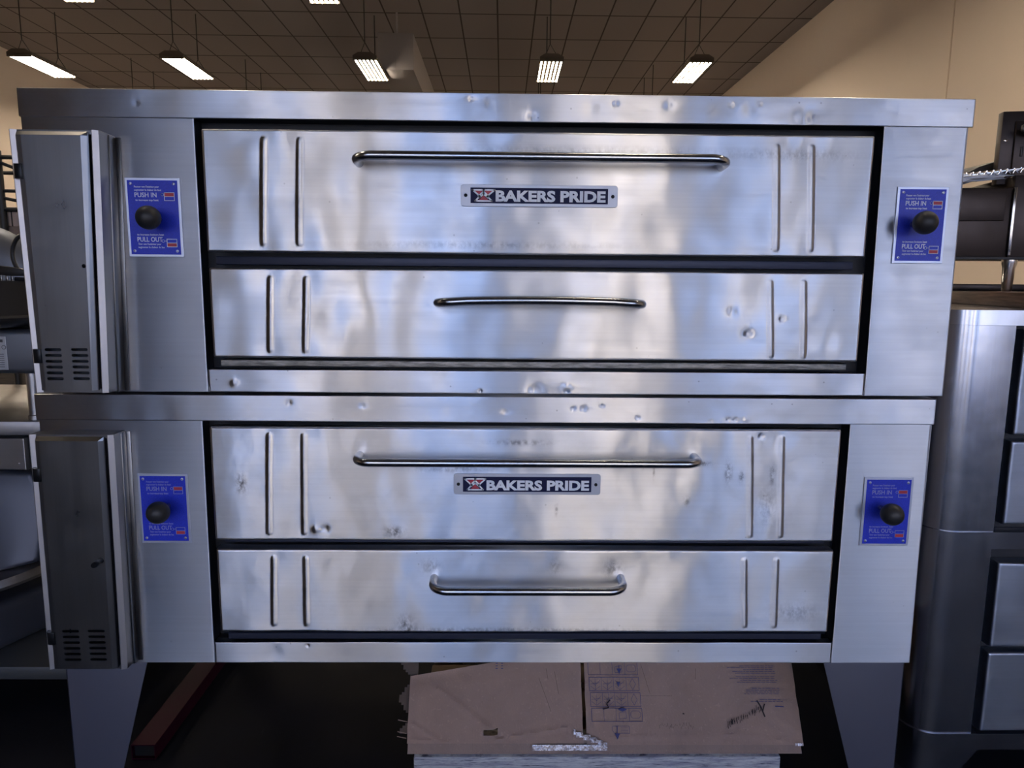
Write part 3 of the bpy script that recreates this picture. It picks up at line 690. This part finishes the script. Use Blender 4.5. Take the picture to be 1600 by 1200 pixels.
cr1 = [(-.13, .135, -.0, .045, .003, .005), (-.2, .055, -.13, .018, .0025, .004), (-.2, .018, -.1, .012, .0015, .003), (.02, .018, .2, .045, .0025, .004), (.0, .03, .06, .018, -.002, .004), (-.205, .16, -.05, .175, -.004, .02)]
obj('left_flap', lean_sheet(-.208, .240, .008, SM, .006, .004, hole=(-.012, .022, .032, .048), creases=cr1, seed=2, topf=lambda x: min(SM, .166 + .155 * (x + .208) + max(0, x - .01) * 2)), M['card'], ct)
cr2 = [(.3, .022, .62, .026, .0012, .003), (.60, .03, .78, .012, .0012, .003), (.52, .05, .50, .03, -.002, .003), (.74, .07, .80, .03, .0015, .003), (.55, .12, .60, .08, .0012, .004)]
obj('right_flap', lean_sheet(.249, .803, .004, SM, .004, .004, creases=cr2, seed=9), M['card'], ct)
obj('back_layer', lean_sheet(-.206, .797, -.016, .026, -.001, .004, seed=5), M['cardedge'], ct)
o = obj('torn_edge', lean_sheet(-.236, -.19, .03, .20, -.008, .003, seed=4, cut=lambda x, s: x < -.222 - .012 * math.sin(s * 70)), M['cardside'], ct); o['label'] = 'dark ragged side layer'
for (a, b) in ((.035, .052), (.062, .066), (.024, .021)):
    obj('torn_strip', tube(B(), [LP(-.234, a, .0), LP(-.21, a - .004, .006)], .0012, 5), M['cardedge'], ct)
bm = B()
def on(x, s, o_=.0078): return LP(x, s, o_)
def strip(bm, pts, wd, mi=0, o_=.0086):
    for (a, b) in zip(pts[:-1], pts[1:]):
        a, b = Vector(a), Vector(b); d = b - a
        if d.length < 1e-5: continue
        d.normalize(); nn = Vector((-d.y, d.x)) * wd / 2
        q = [a + nn, b + nn, b - nn, a - nn]; f = bm.faces.new([bm.verts.new(on(p.x, p.y, o_)) for p in q]); f.material_index = mi
def px2(px, py):  # pixel of the photograph -> (x, s) on the sheet: measured table of print marks
    x = .259 + (px - 918) * (.135 / 85.) ; s = (LZ - LZ) + (.288 - .173) * (1128 - py) / 88. * ln / LS + (.173 - LZ) * ln / LS
    return (x, s)
rows = [(1020, 1055), (1059, 1080), (1083, 1104), (1107, 1127)]
cols = [918, 938, 958, 979, 1000]
for r_, (ya, yb) in enumerate(rows):
    off = r_ * 1.0
    strip(bm, [px2(cols[0] + off, ya), px2(cols[4] + off, ya), px2(cols[4] + off, yb), px2(cols[0] + off, yb), px2(cols[0] + off, ya)], .0011)
    for c_ in cols[1:4]: strip(bm, [px2(c_ + off, ya), px2(c_ + off, yb)], .0008)
    for c_ in range(4):
        cx_ = (cols[c_] + cols[c_ + 1]) / 2 + off; cy_ = (max(ya, 1036) + yb) / 2
        if r_ in (1, 2) and c_ < 3:
            strip(bm, [px2(cx_ - 8, cy_ - 6), px2(cx_, cy_ + 2), px2(cx_ + 8, cy_ - 6)], .0007); strip(bm, [px2(cx_ - 8, cy_ + 3), px2(cx_, cy_ + 9), px2(cx_ + 8, cy_ + 3)], .0007)
            strip(bm, [px2(cx_, cy_ - 9), px2(cx_, cy_ + 9)], .0007); strip(bm, [px2(cx_ - 8, cy_), px2(cx_ + 7, cy_ - 2)], .0007)
        elif c_ == 3 and r_ in (1, 2):
            strip(bm, [px2(cx_, cy_ - 9), px2(cx_ + 5, cy_), px2(cx_, cy_ + 9), px2(cx_ - 5, cy_), px2(cx_, cy_ - 9)], .0009)
        elif c_ == 3:
            strip(bm, [px2(cx_ - 8, cy_ - 3), px2(cx_ - 5, cy_ - 6), px2(cx_ + 5, cy_ - 6), px2(cx_ + 8, cy_ - 3), px2(cx_ + 8, cy_ + 2), px2(cx_ + 5, cy_ + 5), px2(cx_ - 5, cy_ + 5), px2(cx_ - 8, cy_ + 2), px2(cx_ - 8, cy_ - 3)], .0008)
        elif c_ == 2:
            strip(bm, [px2(cx_ - 6, cy_ + 6), px2(cx_ - 6, cy_ - 3), px2(cx_ + 5, cy_ - 5), px2(cx_ + 6, cy_ + 5), px2(cx_ - 6, cy_ + 6)], .0008)
def arrow(cx_, y0_, y1_, w_=4):
    strip(bm, [px2(cx_, y0_), px2(cx_, y1_)], .0018, 0, .0088)
    a, b, c_ = px2(cx_ - w_, y1_ - 7), px2(cx_ + w_, y1_ - 7), px2(cx_, y1_ + 2); bm.faces.new([bm.verts.new(on(*p, .0089)) for p in (a, b, c_)])
arrow(969.5, 1040, 1052); arrow(961, 1134, 1152)
a = [px2(964, 1109), px2(971, 1106), px2(979, 1109), px2(971, 1112)]; bm.faces.new([bm.verts.new(on(*p, .0089)) for p in a])
arrow(967, 1066, 1073, 3)
strip(bm, [px2(954, 1134), px2(981, 1134), px2(981, 1145), px2(957, 1145), px2(953, 1140), px2(954, 1134)], .0008)
for k in range(4): strip(bm, [px2(967, 1136 + k * 2.3), px2(979, 1136 + k * 2.3)], .0005)
for (xx, yy) in ((766, 1037), (775, 1037), (766, 1041), (775, 1041), (766, 1045), (775, 1045)): strip(bm, [px2(xx - 1.5, yy), px2(xx + 2, yy)], .0018, 0, .0106)
o = obj('printed_pictograms', bm, M['ink'], ct, smooth=False); o['label'] = 'dark blue printed pictogram table'; bm = B()
rt = random.Random(5)
for g, (ya, nl, xa) in enumerate(((1041, 5, 1145), (1058, 4, 1150), (1076, 4, 1160), (1094, 2, 1178))):
    for k in range(nl):
        y_ = ya + k * 2.9; xr_ = 1228 + (y_ - 1040) * .14; x_ = xa + rt.uniform(0, 22) + (0 if k in (1, nl - 1) else 12)
        while x_ < xr_ - 3:
            l_ = rt.uniform(3, 9); strip(bm, [px2(x_, y_), px2(min(xr_, x_ + l_), y_ + .1)], .0011); x_ += l_ + rt.uniform(.6, 1.5)
strip(bm, [px2(1222, 1104), px2(1236, 1104.6)], .0026)
o = obj('printed_text', bm, M['ink'], ct, smooth=False); o['label'] = 'small dark blue printed text lines'
bm = B()
for k in range(46):
    u = k / 45; xx = 1140 + u * 58 + rt.uniform(-2, 2); yy = 1134 - u * 26 + rt.uniform(-3, 3); strip(bm, [px2(xx, yy - rt.uniform(1, 6)), px2(xx + rt.uniform(-1, 1), yy + rt.uniform(0, 4))], rt.uniform(.0007, .0022))
for k in range(26): xx = 1030 + k * 2.2; yy = 1136 + rt.uniform(-4, 3); strip(bm, [px2(xx, yy - rt.uniform(1, 6)), px2(xx, yy)], rt.uniform(.0004, .0009))
for k in range(24): xx = 1002 + k * 2.2; strip(bm, [px2(xx, 1087.5), px2(xx + 1.0, 1088)], .0009)
strip(bm, [px2(940, 1108), px2(949, 1106), px2(946, 1100), px2(952, 1094)], .0030); strip(bm, [px2(1193, 1095), px2(1198, 1104), px2(1203, 1120)], .0035); strip(bm, [px2(1205, 1100), px2(1200, 1113)], .0028)
strip(bm, [px2(1069, 1115), px2(1072, 1115.5)], .003)
for (xa, ya, xb, yb) in ((836, 1060, 855, 1112), (862, 1050, 868, 1085), (1006, 1038, 1018, 1085), (1097, 1045, 1095, 1062), (848, 1045, 851, 1062)): strip(bm, [px2(xa, ya), px2(xb, yb)], .0006, 0, .0102)
o = obj('dirt_scuffs', bm, M['scuff'], ct, smooth=False); o['kind'] = 'stuff'
bm = lean_sheet(.215, .30, -.002, .040, .0098, .0006, creases=[(.22, .035, .29, .0, .004, .01)], seed=14, cut=lambda x, s: abs(s - (.034 - (x - .215) * .36)) > .0060)
obj('tape_strip', bm, M['tape'], ct)
bm = lean_sheet(.11, .30, -.008, .005, .0078, .0006, seed=11, cut=lambda x, s: s > .0045 - .02 * max(0, .14 - x)); obj('tape_strip', bm, M['tape'], ct)
bm = lean_sheet(.78, .80, .002, .008, .0098, .0006, seed=11); obj('tape_strip', bm, M['tape'], ct)

# pallet with white painted boards
m = mat('white_worn_paint', (.6, .6, .6), .6); n = N(m)
c = n.mix(n.ramp(n.noise((2, 2, 22), 5, 7, .75, .6), .42, .62), (.46, .47, .48), (.20, .20, .26)); c = n.mix(n.ramp(n.noise((3, 6, 30), 7, 6, .7), .54, .68), c, (.018, .02, .05)); n.link(c, n.p.inputs['Base Color'])
M['whitewood'] = m
m = mat('bare_wood', (.30, .2, .12), .8); M['wood'] = m
pt = empty('wooden_pallet', (.28, .4, 0), 'low wooden pallet with dirty white painted edge board under the carton', 'pallet')
o = obj('deck_board', box(B(), -.190, .742, .086, .20, .022, .1070, .006), M['whitewood'], pt); o['label'] = 'white painted front board smeared with dark blue dirt'
for y in (.28, .42, .56): obj('deck_board', box(B(), -.185, .745, y, y + .10, .085, .105, .003), M['wood'], pt)
for x in (-.185, .25, .655): obj('stringer', box(B(), x, x + .09, .202, .70, .0, .085, .003), M['wood'], pt)
for x in (-.17, .26, .65): obj('block', box(B(), x, x + .07, .10, .18, 0, .022, .002), M['wood'], pt)

# ------------------------------------------------------------------ right neighbour: two stacked rounded-corner ovens
def roundbody(bm, x0, x1, y0, y1, z0, z1, r, mi=0, n_=10):
    pts = []
    for k in range(n_ + 1): a = math.pi + k / n_ * math.pi / 2; pts.append((x0 + r + r * math.cos(a), y0 + r + r * math.sin(a), z0))
    for k in range(n_ + 1): a = 1.5 * math.pi + k / n_ * math.pi / 2; pts.append((x1 - r + r * math.cos(a), y0 + r + r * math.sin(a), z0))
    pts += [(x1, y1, z0), (x0, y1, z0)]
    prism(bm, pts, (0, 0, z1 - z0), mi)
def corner_post(bm, x0, xe, y0, y1, z0, z1, r, th=.006, n_=12):
    outer = [(x0, y1)] + [(x0 + r + r * math.cos(math.pi + k / n_ * math.pi / 2), y0 + r + r * math.sin(math.pi + k / n_ * math.pi / 2)) for k in range(n_ + 1)] + [(xe, y0)]
    inner = [(xe, y0 + th)] + [(x0 + r + (r - th) * math.cos(math.pi + k / n_ * math.pi / 2), y0 + r + (r - th) * math.sin(math.pi + k / n_ * math.pi / 2)) for k in range(n_, -1, -1)] + [(x0 + th, y1)]
    prism(bm, [(a, b, z0) for a, b in outer + inner], (0, 0, z1 - z0))
RX0, RX1, RY0, RY1 = 1.112, 2.05, .15, 1.05
def round_oven(z0, z1, zd, lab, legs):
    t = empty('round_cornered_oven', ((RX0 + RX1) / 2, .6, z0), lab, 'oven', 'stacked round-cornered steel ovens')
    bm = B(); corner_post(bm, RX0, 1.268, RY0, RY1, z0 + .045, z1 - (.037 if not legs else 0), .068); obj('left_side_panel', bm, M['round'], t, angle=40)
    bm = B(); roundbody(bm, RX0 - .003, RX1 + .003, RY0 - .004, RY1, z0, z0 + .0445, .070); obj('base_band', bm, M['round'], t, angle=40)
    if not legs: bm = B(); roundbody(bm, RX0 - .001, RX1, RY0 - .001, RY1, z1 - .0365, z1, .068); obj('top_cover', bm, M['round'], t, angle=40)
    bm = B(); box(bm, 1.2, RX1 - .01, RY0 + .035, RY1 - .01, z0 + .045, z1 - (.037 if not legs else 0.001)); obj('inner_frame', bm, M['black'], t)
    bm = B(); box(bm, RX1 - .006, RX1, RY0, RY1, z0 + .045, z1 - (.037 if not legs else 0)); obj('right_side_panel', bm, M['round'], t)
    for (a, b) in zd:
        bm = sheet(1.289, RX1 - .03, a, b, RY0 - .004, .035, er=.006, wv=.0022, seed=a * 9, step=.02); obj('door', bm, M['rdoor'], t)
    if legs:
        bm = B(); prism(bm, [(RX0 + .01, RY0 + .04, z0), (RX0 + .03, RY0 + .012, z0), (RX0 + .07, RY0 + .002, z0), (1.297, RY0 + .002, z0), (1.235, RY0 + .002, 0.0), (RX0 + .06, RY0 + .002, 0), (RX0 + .02, RY0 + .03, 0)][2:6], (0, .004, 0))
        corner_post(bm, RX0 + .001, RX0 + .10, RY0 + .001, RY0 + .12, 0, z0, .066)
        obj('leg', bm, M['round'], t, angle=40)
        bm = B(); box(bm, RX1 - .1, RX1 - .01, RY0 + .01, RY0 + .08, 0, z0); obj('leg', bm, M['round'], t)
        for x in (RX0 + .01, RX1 - .1): obj('leg', box(B(), x, x + .09, RY1 - .1, RY1 - .02, 0, z0), M['round'], t)
    return t
round_oven(.636, 1.236, [(.700, .914), (.930, 1.19)], 'upper round-cornered steel oven beside the right side, under the wooden board', False)
round_oven(.083, .6355, [(.134, .355), (.372, .6)], 'bottom round-cornered steel oven on short legs at the right edge', True)

# wooden board, machine on it
m = mat('dark_board_wood', (.10, .055, .04), .45); n = N(m)
n.link(n.ramp(n.noise((6, 6, 120), 1.5, 5, .6, .4), .3, .7, (.055, .028, .022, 1), (.19, .105, .08, 1)), n.p.inputs['Base Color']); M['boardwood'] = m
bm = B(); prism(bm, [(1.385, .20, 1.2365), (1.56, 1.03, 1.2365), (2.04, 1.03, 1.2365), (2.04, .20, 1.2365)], (0, 0, .040), 0, .003)
o = obj('wooden_board', bm, M['boardwood'], loc=(1.7, .6, 1.2365)); tagp(o, 'thick dark wooden board lying on top of the right-hand oven stack', 'board')
M['darksteel'] = steel('dark_stainless', (.045, .037, .035), .36, .3, 'v', .2, .4, 7)
M['chrome'] = mat('chrome', (.6, .58, .56), .15, 1)
bm = B(); prism(bm, [(1.52, .80, 1.2772), (1.62, 1.02, 1.2772), (2.0, 1.02, 1.2772), (2.0, .80, 1.2772)], (0, 0, .022), 0, .002)
o = obj('griddle_plate', bm, M['darksteel'], loc=(1.75, .9, 1.2772)); tagp(o, 'flat dark steel plate lying on the wooden board under the machine', 'metal plate')
tm = empty('conveyor_toaster', (1.75, .62, 1.277), 'dark stainless counter machine with wire conveyor on round legs, above the wooden board', 'kitchen machine')
a = -.18
def rz(pts): 
    c, s = math.cos(a), math.sin(a); return [(1.56 + (x - 1.56) * c - (y - .6) * s, .6 + (x - 1.56) * s + (y - .6) * c, z) for x, y, z in pts]
def rbox(x0, x1, y0, y1, z0, z1, bev=.003):
    bm = B(); prism(bm, rz([(x0, y0, z0), (x1, y0, z0), (x1, y1, z0), (x0, y1, z0)]), (0, 0, z1 - z0), 0, bev); return bm
obj('conveyor_bed', rbox(1.08, 1.547, .60, .90, 1.378, 1.585), M['darksteel'], tm)
obj('front_panel', rbox(1.10, 1.527, .592, .600, 1.487, 1.582, .002), M['darksteel'], tm)
obj('bottom_lip', rbox(1.07, 2.0, .590, .602, 1.372, 1.380, .001), M['black'], tm)
obj('main_body', rbox(1.550, 2.0, .60, .95, 1.378, 1.62), M['darksteel'], tm)
obj('control_tower', rbox(1.525, 2.0, .66, .69, 1.60, 1.815), M['darksteel'], tm)
obj('tower_panel', rbox(1.560, 2.0, .65, .66, 1.60, 1.785), M['darksteel'], tm)
obj('edge_strip', rbox(1.547, 1.555, .592, .604, 1.385, 1.585, .001), M['chrome'], tm)
def rp(x, y, z): return rz([(x, y, z)])[0]
bm = B(); c0 = rp(1.582, .65, 1.755); lathe(bm, [(.0001, -.045), (.016, -.045), (.018, -.040), (.018, -.028), (.010, -.024), (.010, 0)], c0, 'Y', 24); box(bm, c0[0] - .034, c0[0], c0[1] - .042, c0[1] - .03, c0[2] - .010, c0[2] + .010, .004); obj('knob', bm, M['blackplastic'], tm)
bm = B(); c0 = rp(1.580, .65, 1.695); box(bm, c0[0] - .003, c0[0] + .003, c0[1] - .004, c0[1], c0[2] - .014, c0[2] + .014, .001); obj('slot_switch', bm, M['blackplastic'], tm)
bm = B(); c0 = rp(1.538, .66, 1.73); lathe(bm, [(.0001, -.004), (.004, -.003), (.005, 0)], c0, 'Y', 12); obj('rivet', bm, M['chrome'], tm)
for x in (1.572, 1.93):
    p0 = rp(x, .63, 1.2772); p1 = rp(x, .63, 1.376)
    bm = B(); lathe(bm, [(.012, 0), (.014, .004), (.017, .07), (.021, .085), (.021, p1[2] - p0[2])], (p0[0], p0[1], p0[2]), 'Z', 24); obj('leg', bm, M['chrome'], tm)
# wire conveyor belt on top
bm = B()
for k in range(26):
    x = 1.10 + k * .0185; tube(bm, [rp(x, .60, 1.600 + .0016 * k), rp(x + .004, .75, 1.606 + .0016 * k), rp(x, .88, 1.60 + .0016 * k)], .0022, 6)
for y in (.602, .64, .68, .74, .80): tube(bm, [rp(1.10, y, 1.597), rp(1.30, y, 1.606), rp(1.575, y, 1.640)], .0026, 6)
for y in (.598,): 
    for k in range(24): tube(bm, [rp(1.10 + k * .02, y, 1.590 + .0016 * k), rp(1.105 + k * .02, y, 1.602 + .0016 * k), rp(1.115 + k * .02, y, 1.590 + .0016 * k)], .002, 5)
obj('wire_belt', bm, M['chrome'], tm)
bm = B(); prism(bm, rz([(1.40, .72, 1.605), (1.45, .72, 1.636), (1.50, .72, 1.664), (1.555, .72, 1.682), (1.60, .72, 1.655), (1.56, .72, 1.64)]), (0, .16, 0), 0, .002); obj('curved_guard', bm, M['blackplastic'], tm)
# crumpled plastic bag on belt
bm = B(); r = bmesh.ops.create_icosphere(bm, subdivisions=4, radius=1)
for v in bm.verts:
    q = mnoise.noise(v.co * 3) * .35 + mnoise.noise(v.co * 8) * .15; v.co = Vector(rp(1.37 + v.co.x * .16 * (1 + q), .625 + v.co.y * .035 * (1 + q), 1.611 + v.co.x * .012 + v.co.z * .012 * (1 + q * 1.5)))
M['plastic'] = mat('clear_plastic_film', (.62, .66, .75), .2, 0, .9)
o = obj('plastic_wrap', bm, M['plastic'], loc=(1.37, .64, 1.60), angle=30); tagp(o, 'crumpled shiny clear plastic lying on the wire conveyor', 'plastic wrap')

# ------------------------------------------------------------------ left neighbour: work table with kitchen machines
M['tablesteel'] = steel('table_steel', (.42, .41, .41), .4, .2, 'h', .15, .4, 8)
tt = empty('steel_work_table', (-2.0, .8, 0), 'stainless work table with lower shelf at the left edge', 'table')
TX0, TX1, TY0, TY1 = -3.0, -1.10, .45, 1.15
obj('tabletop', box(B(), TX0, TX1, TY0, TY1, .847, .889, .004), M['tablesteel'], tt)
obj('lower_shelf', box(B(), TX0, TX1, TY0, TY1, .096, .137, .003), mat('dark_shelf_steel', (.08, .085, .09), .45, .5), tt)
for x in (TX0 + .04, TX1 - .03):
    for y in (TY0 + .04, TY1 - .04):
        bm = B(); tube(bm, [(x, y, 0), (x, y, .096)], .02, 16); tube(bm, [(x, y, .137), (x, y, .847)], .02, 16); obj('leg', bm, M['tablesteel'], tt)
bm = sheet(TX0 + .3, -1.342, .745, .838, .455, .3, er=.003, wv=.001); lathe(bm, [(.0001, -.003), (.003, -.002), (.004, 0)], (-1.362, .455, .764), 'Y', 10); obj('drawer', bm, M['tablesteel'], tt)
obj('drawer_runner', box(B(), -1.338, -1.328, .47, 1.0, .742, .846), M['tablesteel'], tt)
M['castgrey'] = mat('cast_grey_aluminium', (.17, .18, .205), .38, .75)
n = N(M['castgrey']); n.link(n.rng(n.noise((1, 1, 1), 9, 4), .28, .5), n.p.inputs['Roughness'])
M['castdark'] = mat('dark_cast_aluminium', (.075, .08, .10), .42, .6)
M['darkbowl'] = mat('dark_worn_metal', (.07, .068, .07), .35, .6)
# machine on table: slicer with label
s1 = empty('meat_slicer', (-1.5, .7, .889), 'grey meat slicer with information label and black power plug, on the work table', 'meat slicer')
obj('body', box(B(), -1.90, -1.262, .455, .80, 1.024, 1.150, .016, seg=4), M['castgrey'], s1)
for x, y in ((-1.322, .49), (-1.80, .49), (-1.322, .76), (-1.80, .76)):
    bm = B(); lathe(bm, [(.0215, 0), (.0215, .012), (.0185, .014), (.0185, 1.026 - .889)], (x, y, .889), 'Z', 24); obj('foot_post', bm, M['tablesteel'], s1)
bm = B(); box(bm, -1.48, -1.366, .4535, .456, 1.036, 1.130, .001, 0)
for k in range(7): box(bm, -1.44, -1.374, .453, .4536, 1.044 + k * .006, 1.0455 + k * .006, 0, 1)
for (xx, zz) in ((-1.372, 1.100), (-1.398, 1.104)): lathe(bm, [(.0001, -.001), (.006, -.001), (.006, 0)], (xx, .4535, zz), 'Y', 14, 1); lathe(bm, [(.0001, -.0014), (.0045, -.0014), (.0045, 0)], (xx, .4535, zz), 'Y', 14, 0)
box(bm, -1.405, -1.374, .453, .4536, 1.114, 1.122, 0, 1)
obj('rating_label', bm, [mat('label_silver', (.55, .56, .58), .4, .5), mat('label_print', (.06, .06, .07), .6)], s1, smooth=False)
# round dome + dark tray
bm = B(); lathe(bm, [(.0001, -.05), (.14, -.046), (.20, -.03), (.215, -.004), (.20, .02), (.18, .03)], (-1.53, .62, 1.235), 'Y', 56); obj('blade_cover', bm, M['castgrey'], s1, angle=60)
bm = B(); lathe(bm, [(.0001, 1.155), (.19, 1.156), (.235, 1.172), (.246, 1.185), (.245, 1.192), (.23, 1.19), (.235, 1.24), (.24, 1.285), (.0001, 1.287)], (-1.52, .50, 0), 'Z', 56)
obj('dark_drum', bm, M['darkbowl'], s1, angle=40)
bm = B(); pts = []
for k in range(22): q = math.radians(95 + k * 9); pts.append((-1.265 + .05 * math.cos(q), .44, 1.355 + .06 * math.sin(q)))
tube(bm, pts, .0055, 10); obj('power_cord', bm, M['blackplastic'], s1)
bm = B(); prism(bm, [(-1.362, .425, 1.318), (-1.345, .425, 1.326), (-1.310, .425, 1.322), (-1.26, .425, 1.312), (-1.26, .425, 1.298), (-1.315, .425, 1.298), (-1.36, .425, 1.302)], (0, .022, 0), 0, .003)
for x in (-1.352, -1.336, -1.322): box(bm, x, x + .005, .434, .438, 1.278, 1.304, .0005, 1)
tube(bm, [(-1.31, .436, 1.290), (-1.25, .436, 1.287)], .006, 8); obj('power_plug', bm, [M['blackplastic'], M['chrome']], s1)
# machine on lower shelf
s2 = empty('food_slicer', (-1.6, .75, .137), 'bluish grey cast kitchen slicer stored on the lower shelf of the work table', 'food slicer')
bm = B(); prism(bm, [(-2.0, .50, .150), (-1.52, .50, .150), (-1.37, .86, .150), (-2.0, .86, .150)], (0, 0, .150), 0, 0)
bmesh.ops.bevel(bm, geom=list(bm.edges), offset=.028, segments=5, affect='EDGES', profile=.5); obj('base', bm, M['castdark'], s2, angle=50)
for x in (-1.92, -1.56): obj('rubber_foot', lathe(B(), [(.018, 0), (.018, .02)], (x, .56, .137), 'Z', 16), M['blackplastic'], s2)
bm = B(); lathe(bm, [(.0001, .325), (.20, .325), (.262, .340), (.268, .350), (.262, .372), (.24, .380), (.0001, .385)], (-1.66, .66, 0), 'Z', 56)
bmesh.ops.rotate(bm, verts=bm.verts, cent=(-1.66, .66, .35), matrix=Matrix.Rotation(math.radians(-7), 3, 'Y')); obj('blade_ring', bm, M['tablesteel'], s2, angle=40)
bm = B(); prism(bm, [(-1.90, .52, .40), (-1.52, .52, .40), (-1.40, .56, .42), (-1.385, .60, .60), (-1.43, .60, .70), (-1.62, .60, .705), (-1.90, .56, .70)], (0, .22, 0), 0, 0)
bmesh.ops.bevel(bm, geom=list(bm.edges), offset=.02, segments=4, affect='EDGES', profile=.5); obj('motor_housing', bm, M['castdark'], s2, angle=30)
bm = B(); prism(bm, [(-1.62, .50, .70), (-1.54, .48, .56), (-1.57, .46, .41), (-1.66, .50, .40)], (.0, .03, 0), 0, .004); obj('guide_plate', bm, M['castdark'], s2)
# rack with cartons further back
M['rackblack'] = mat('black_rack', (.01, .01, .011), .5)
rk = empty('wire_rack', (-2.3, 1.4, 0), 'black wire shelf rack against the view at the left edge', 'shelf rack')
bm = B()
for x in (-1.855,): tube(bm, [(x, 1.2, 0), (x, 1.2, 1.76)], .013, 12)
obj('post', bm, M['rackblack'], rk)
for (x, y) in ((-2.75, 1.2), (-1.855, 1.62), (-2.75, 1.62)): obj('post', tube(B(), [(x, y, 0), (x, y, 1.76)], .013, 12), M['rackblack'], rk)
for z in (1.745, 1.555, 1.385):
    bm = B()
    if z < 1.7: box(bm, -2.75, -1.70, 1.2, 1.62, z - .006, z, .001)
    tube(bm, [(-2.75, 1.2, z), (-1.66, 1.2, z - .01)], .008, 8); tube(bm, [(-2.75, 1.62, z), (-1.66, 1.62, z - .01)], .008, 8); obj('shelf', bm, M['rackblack'], rk)
for (za, zb) in ((1.72, 1.66), (1.615, 1.612), (1.59, 1.56)):
    obj('brace', tube(B(), [(-1.855, 1.2, za), (-1.70, 1.2, zb)], .006, 8), M['rackblack'], rk)
M['palecard'] = cardmat('pale_carton', (.52, .40, .33), (.44, .33, .27), .2); M['midcard'] = cardmat('mid_carton', (.28, .20, .16), (.22, .16, .13), .2)
bm = B(); box(bm, -2.2, -1.72, 1.215, 1.5, 1.486, 1.549, .003); box(bm, -1.835, -1.831, 1.213, 1.216, 1.486, 1.549, 0, 1)
o = obj('storage_carton', bm, [M['palecard'], M['scuff']], loc=(-1.96, 1.35, 1.486)); tagp(o, 'pale flat carton on the black rack, topmost of two', 'carton')
bm = B(); box(bm, -2.2, -1.72, 1.215, 1.5, 1.386, 1.485, .003)
o = obj('storage_carton', bm, M['midcard'], loc=(-1.96, 1.35, 1.386)); tagp(o, 'browner carton on the black rack, below the pale one', 'carton')
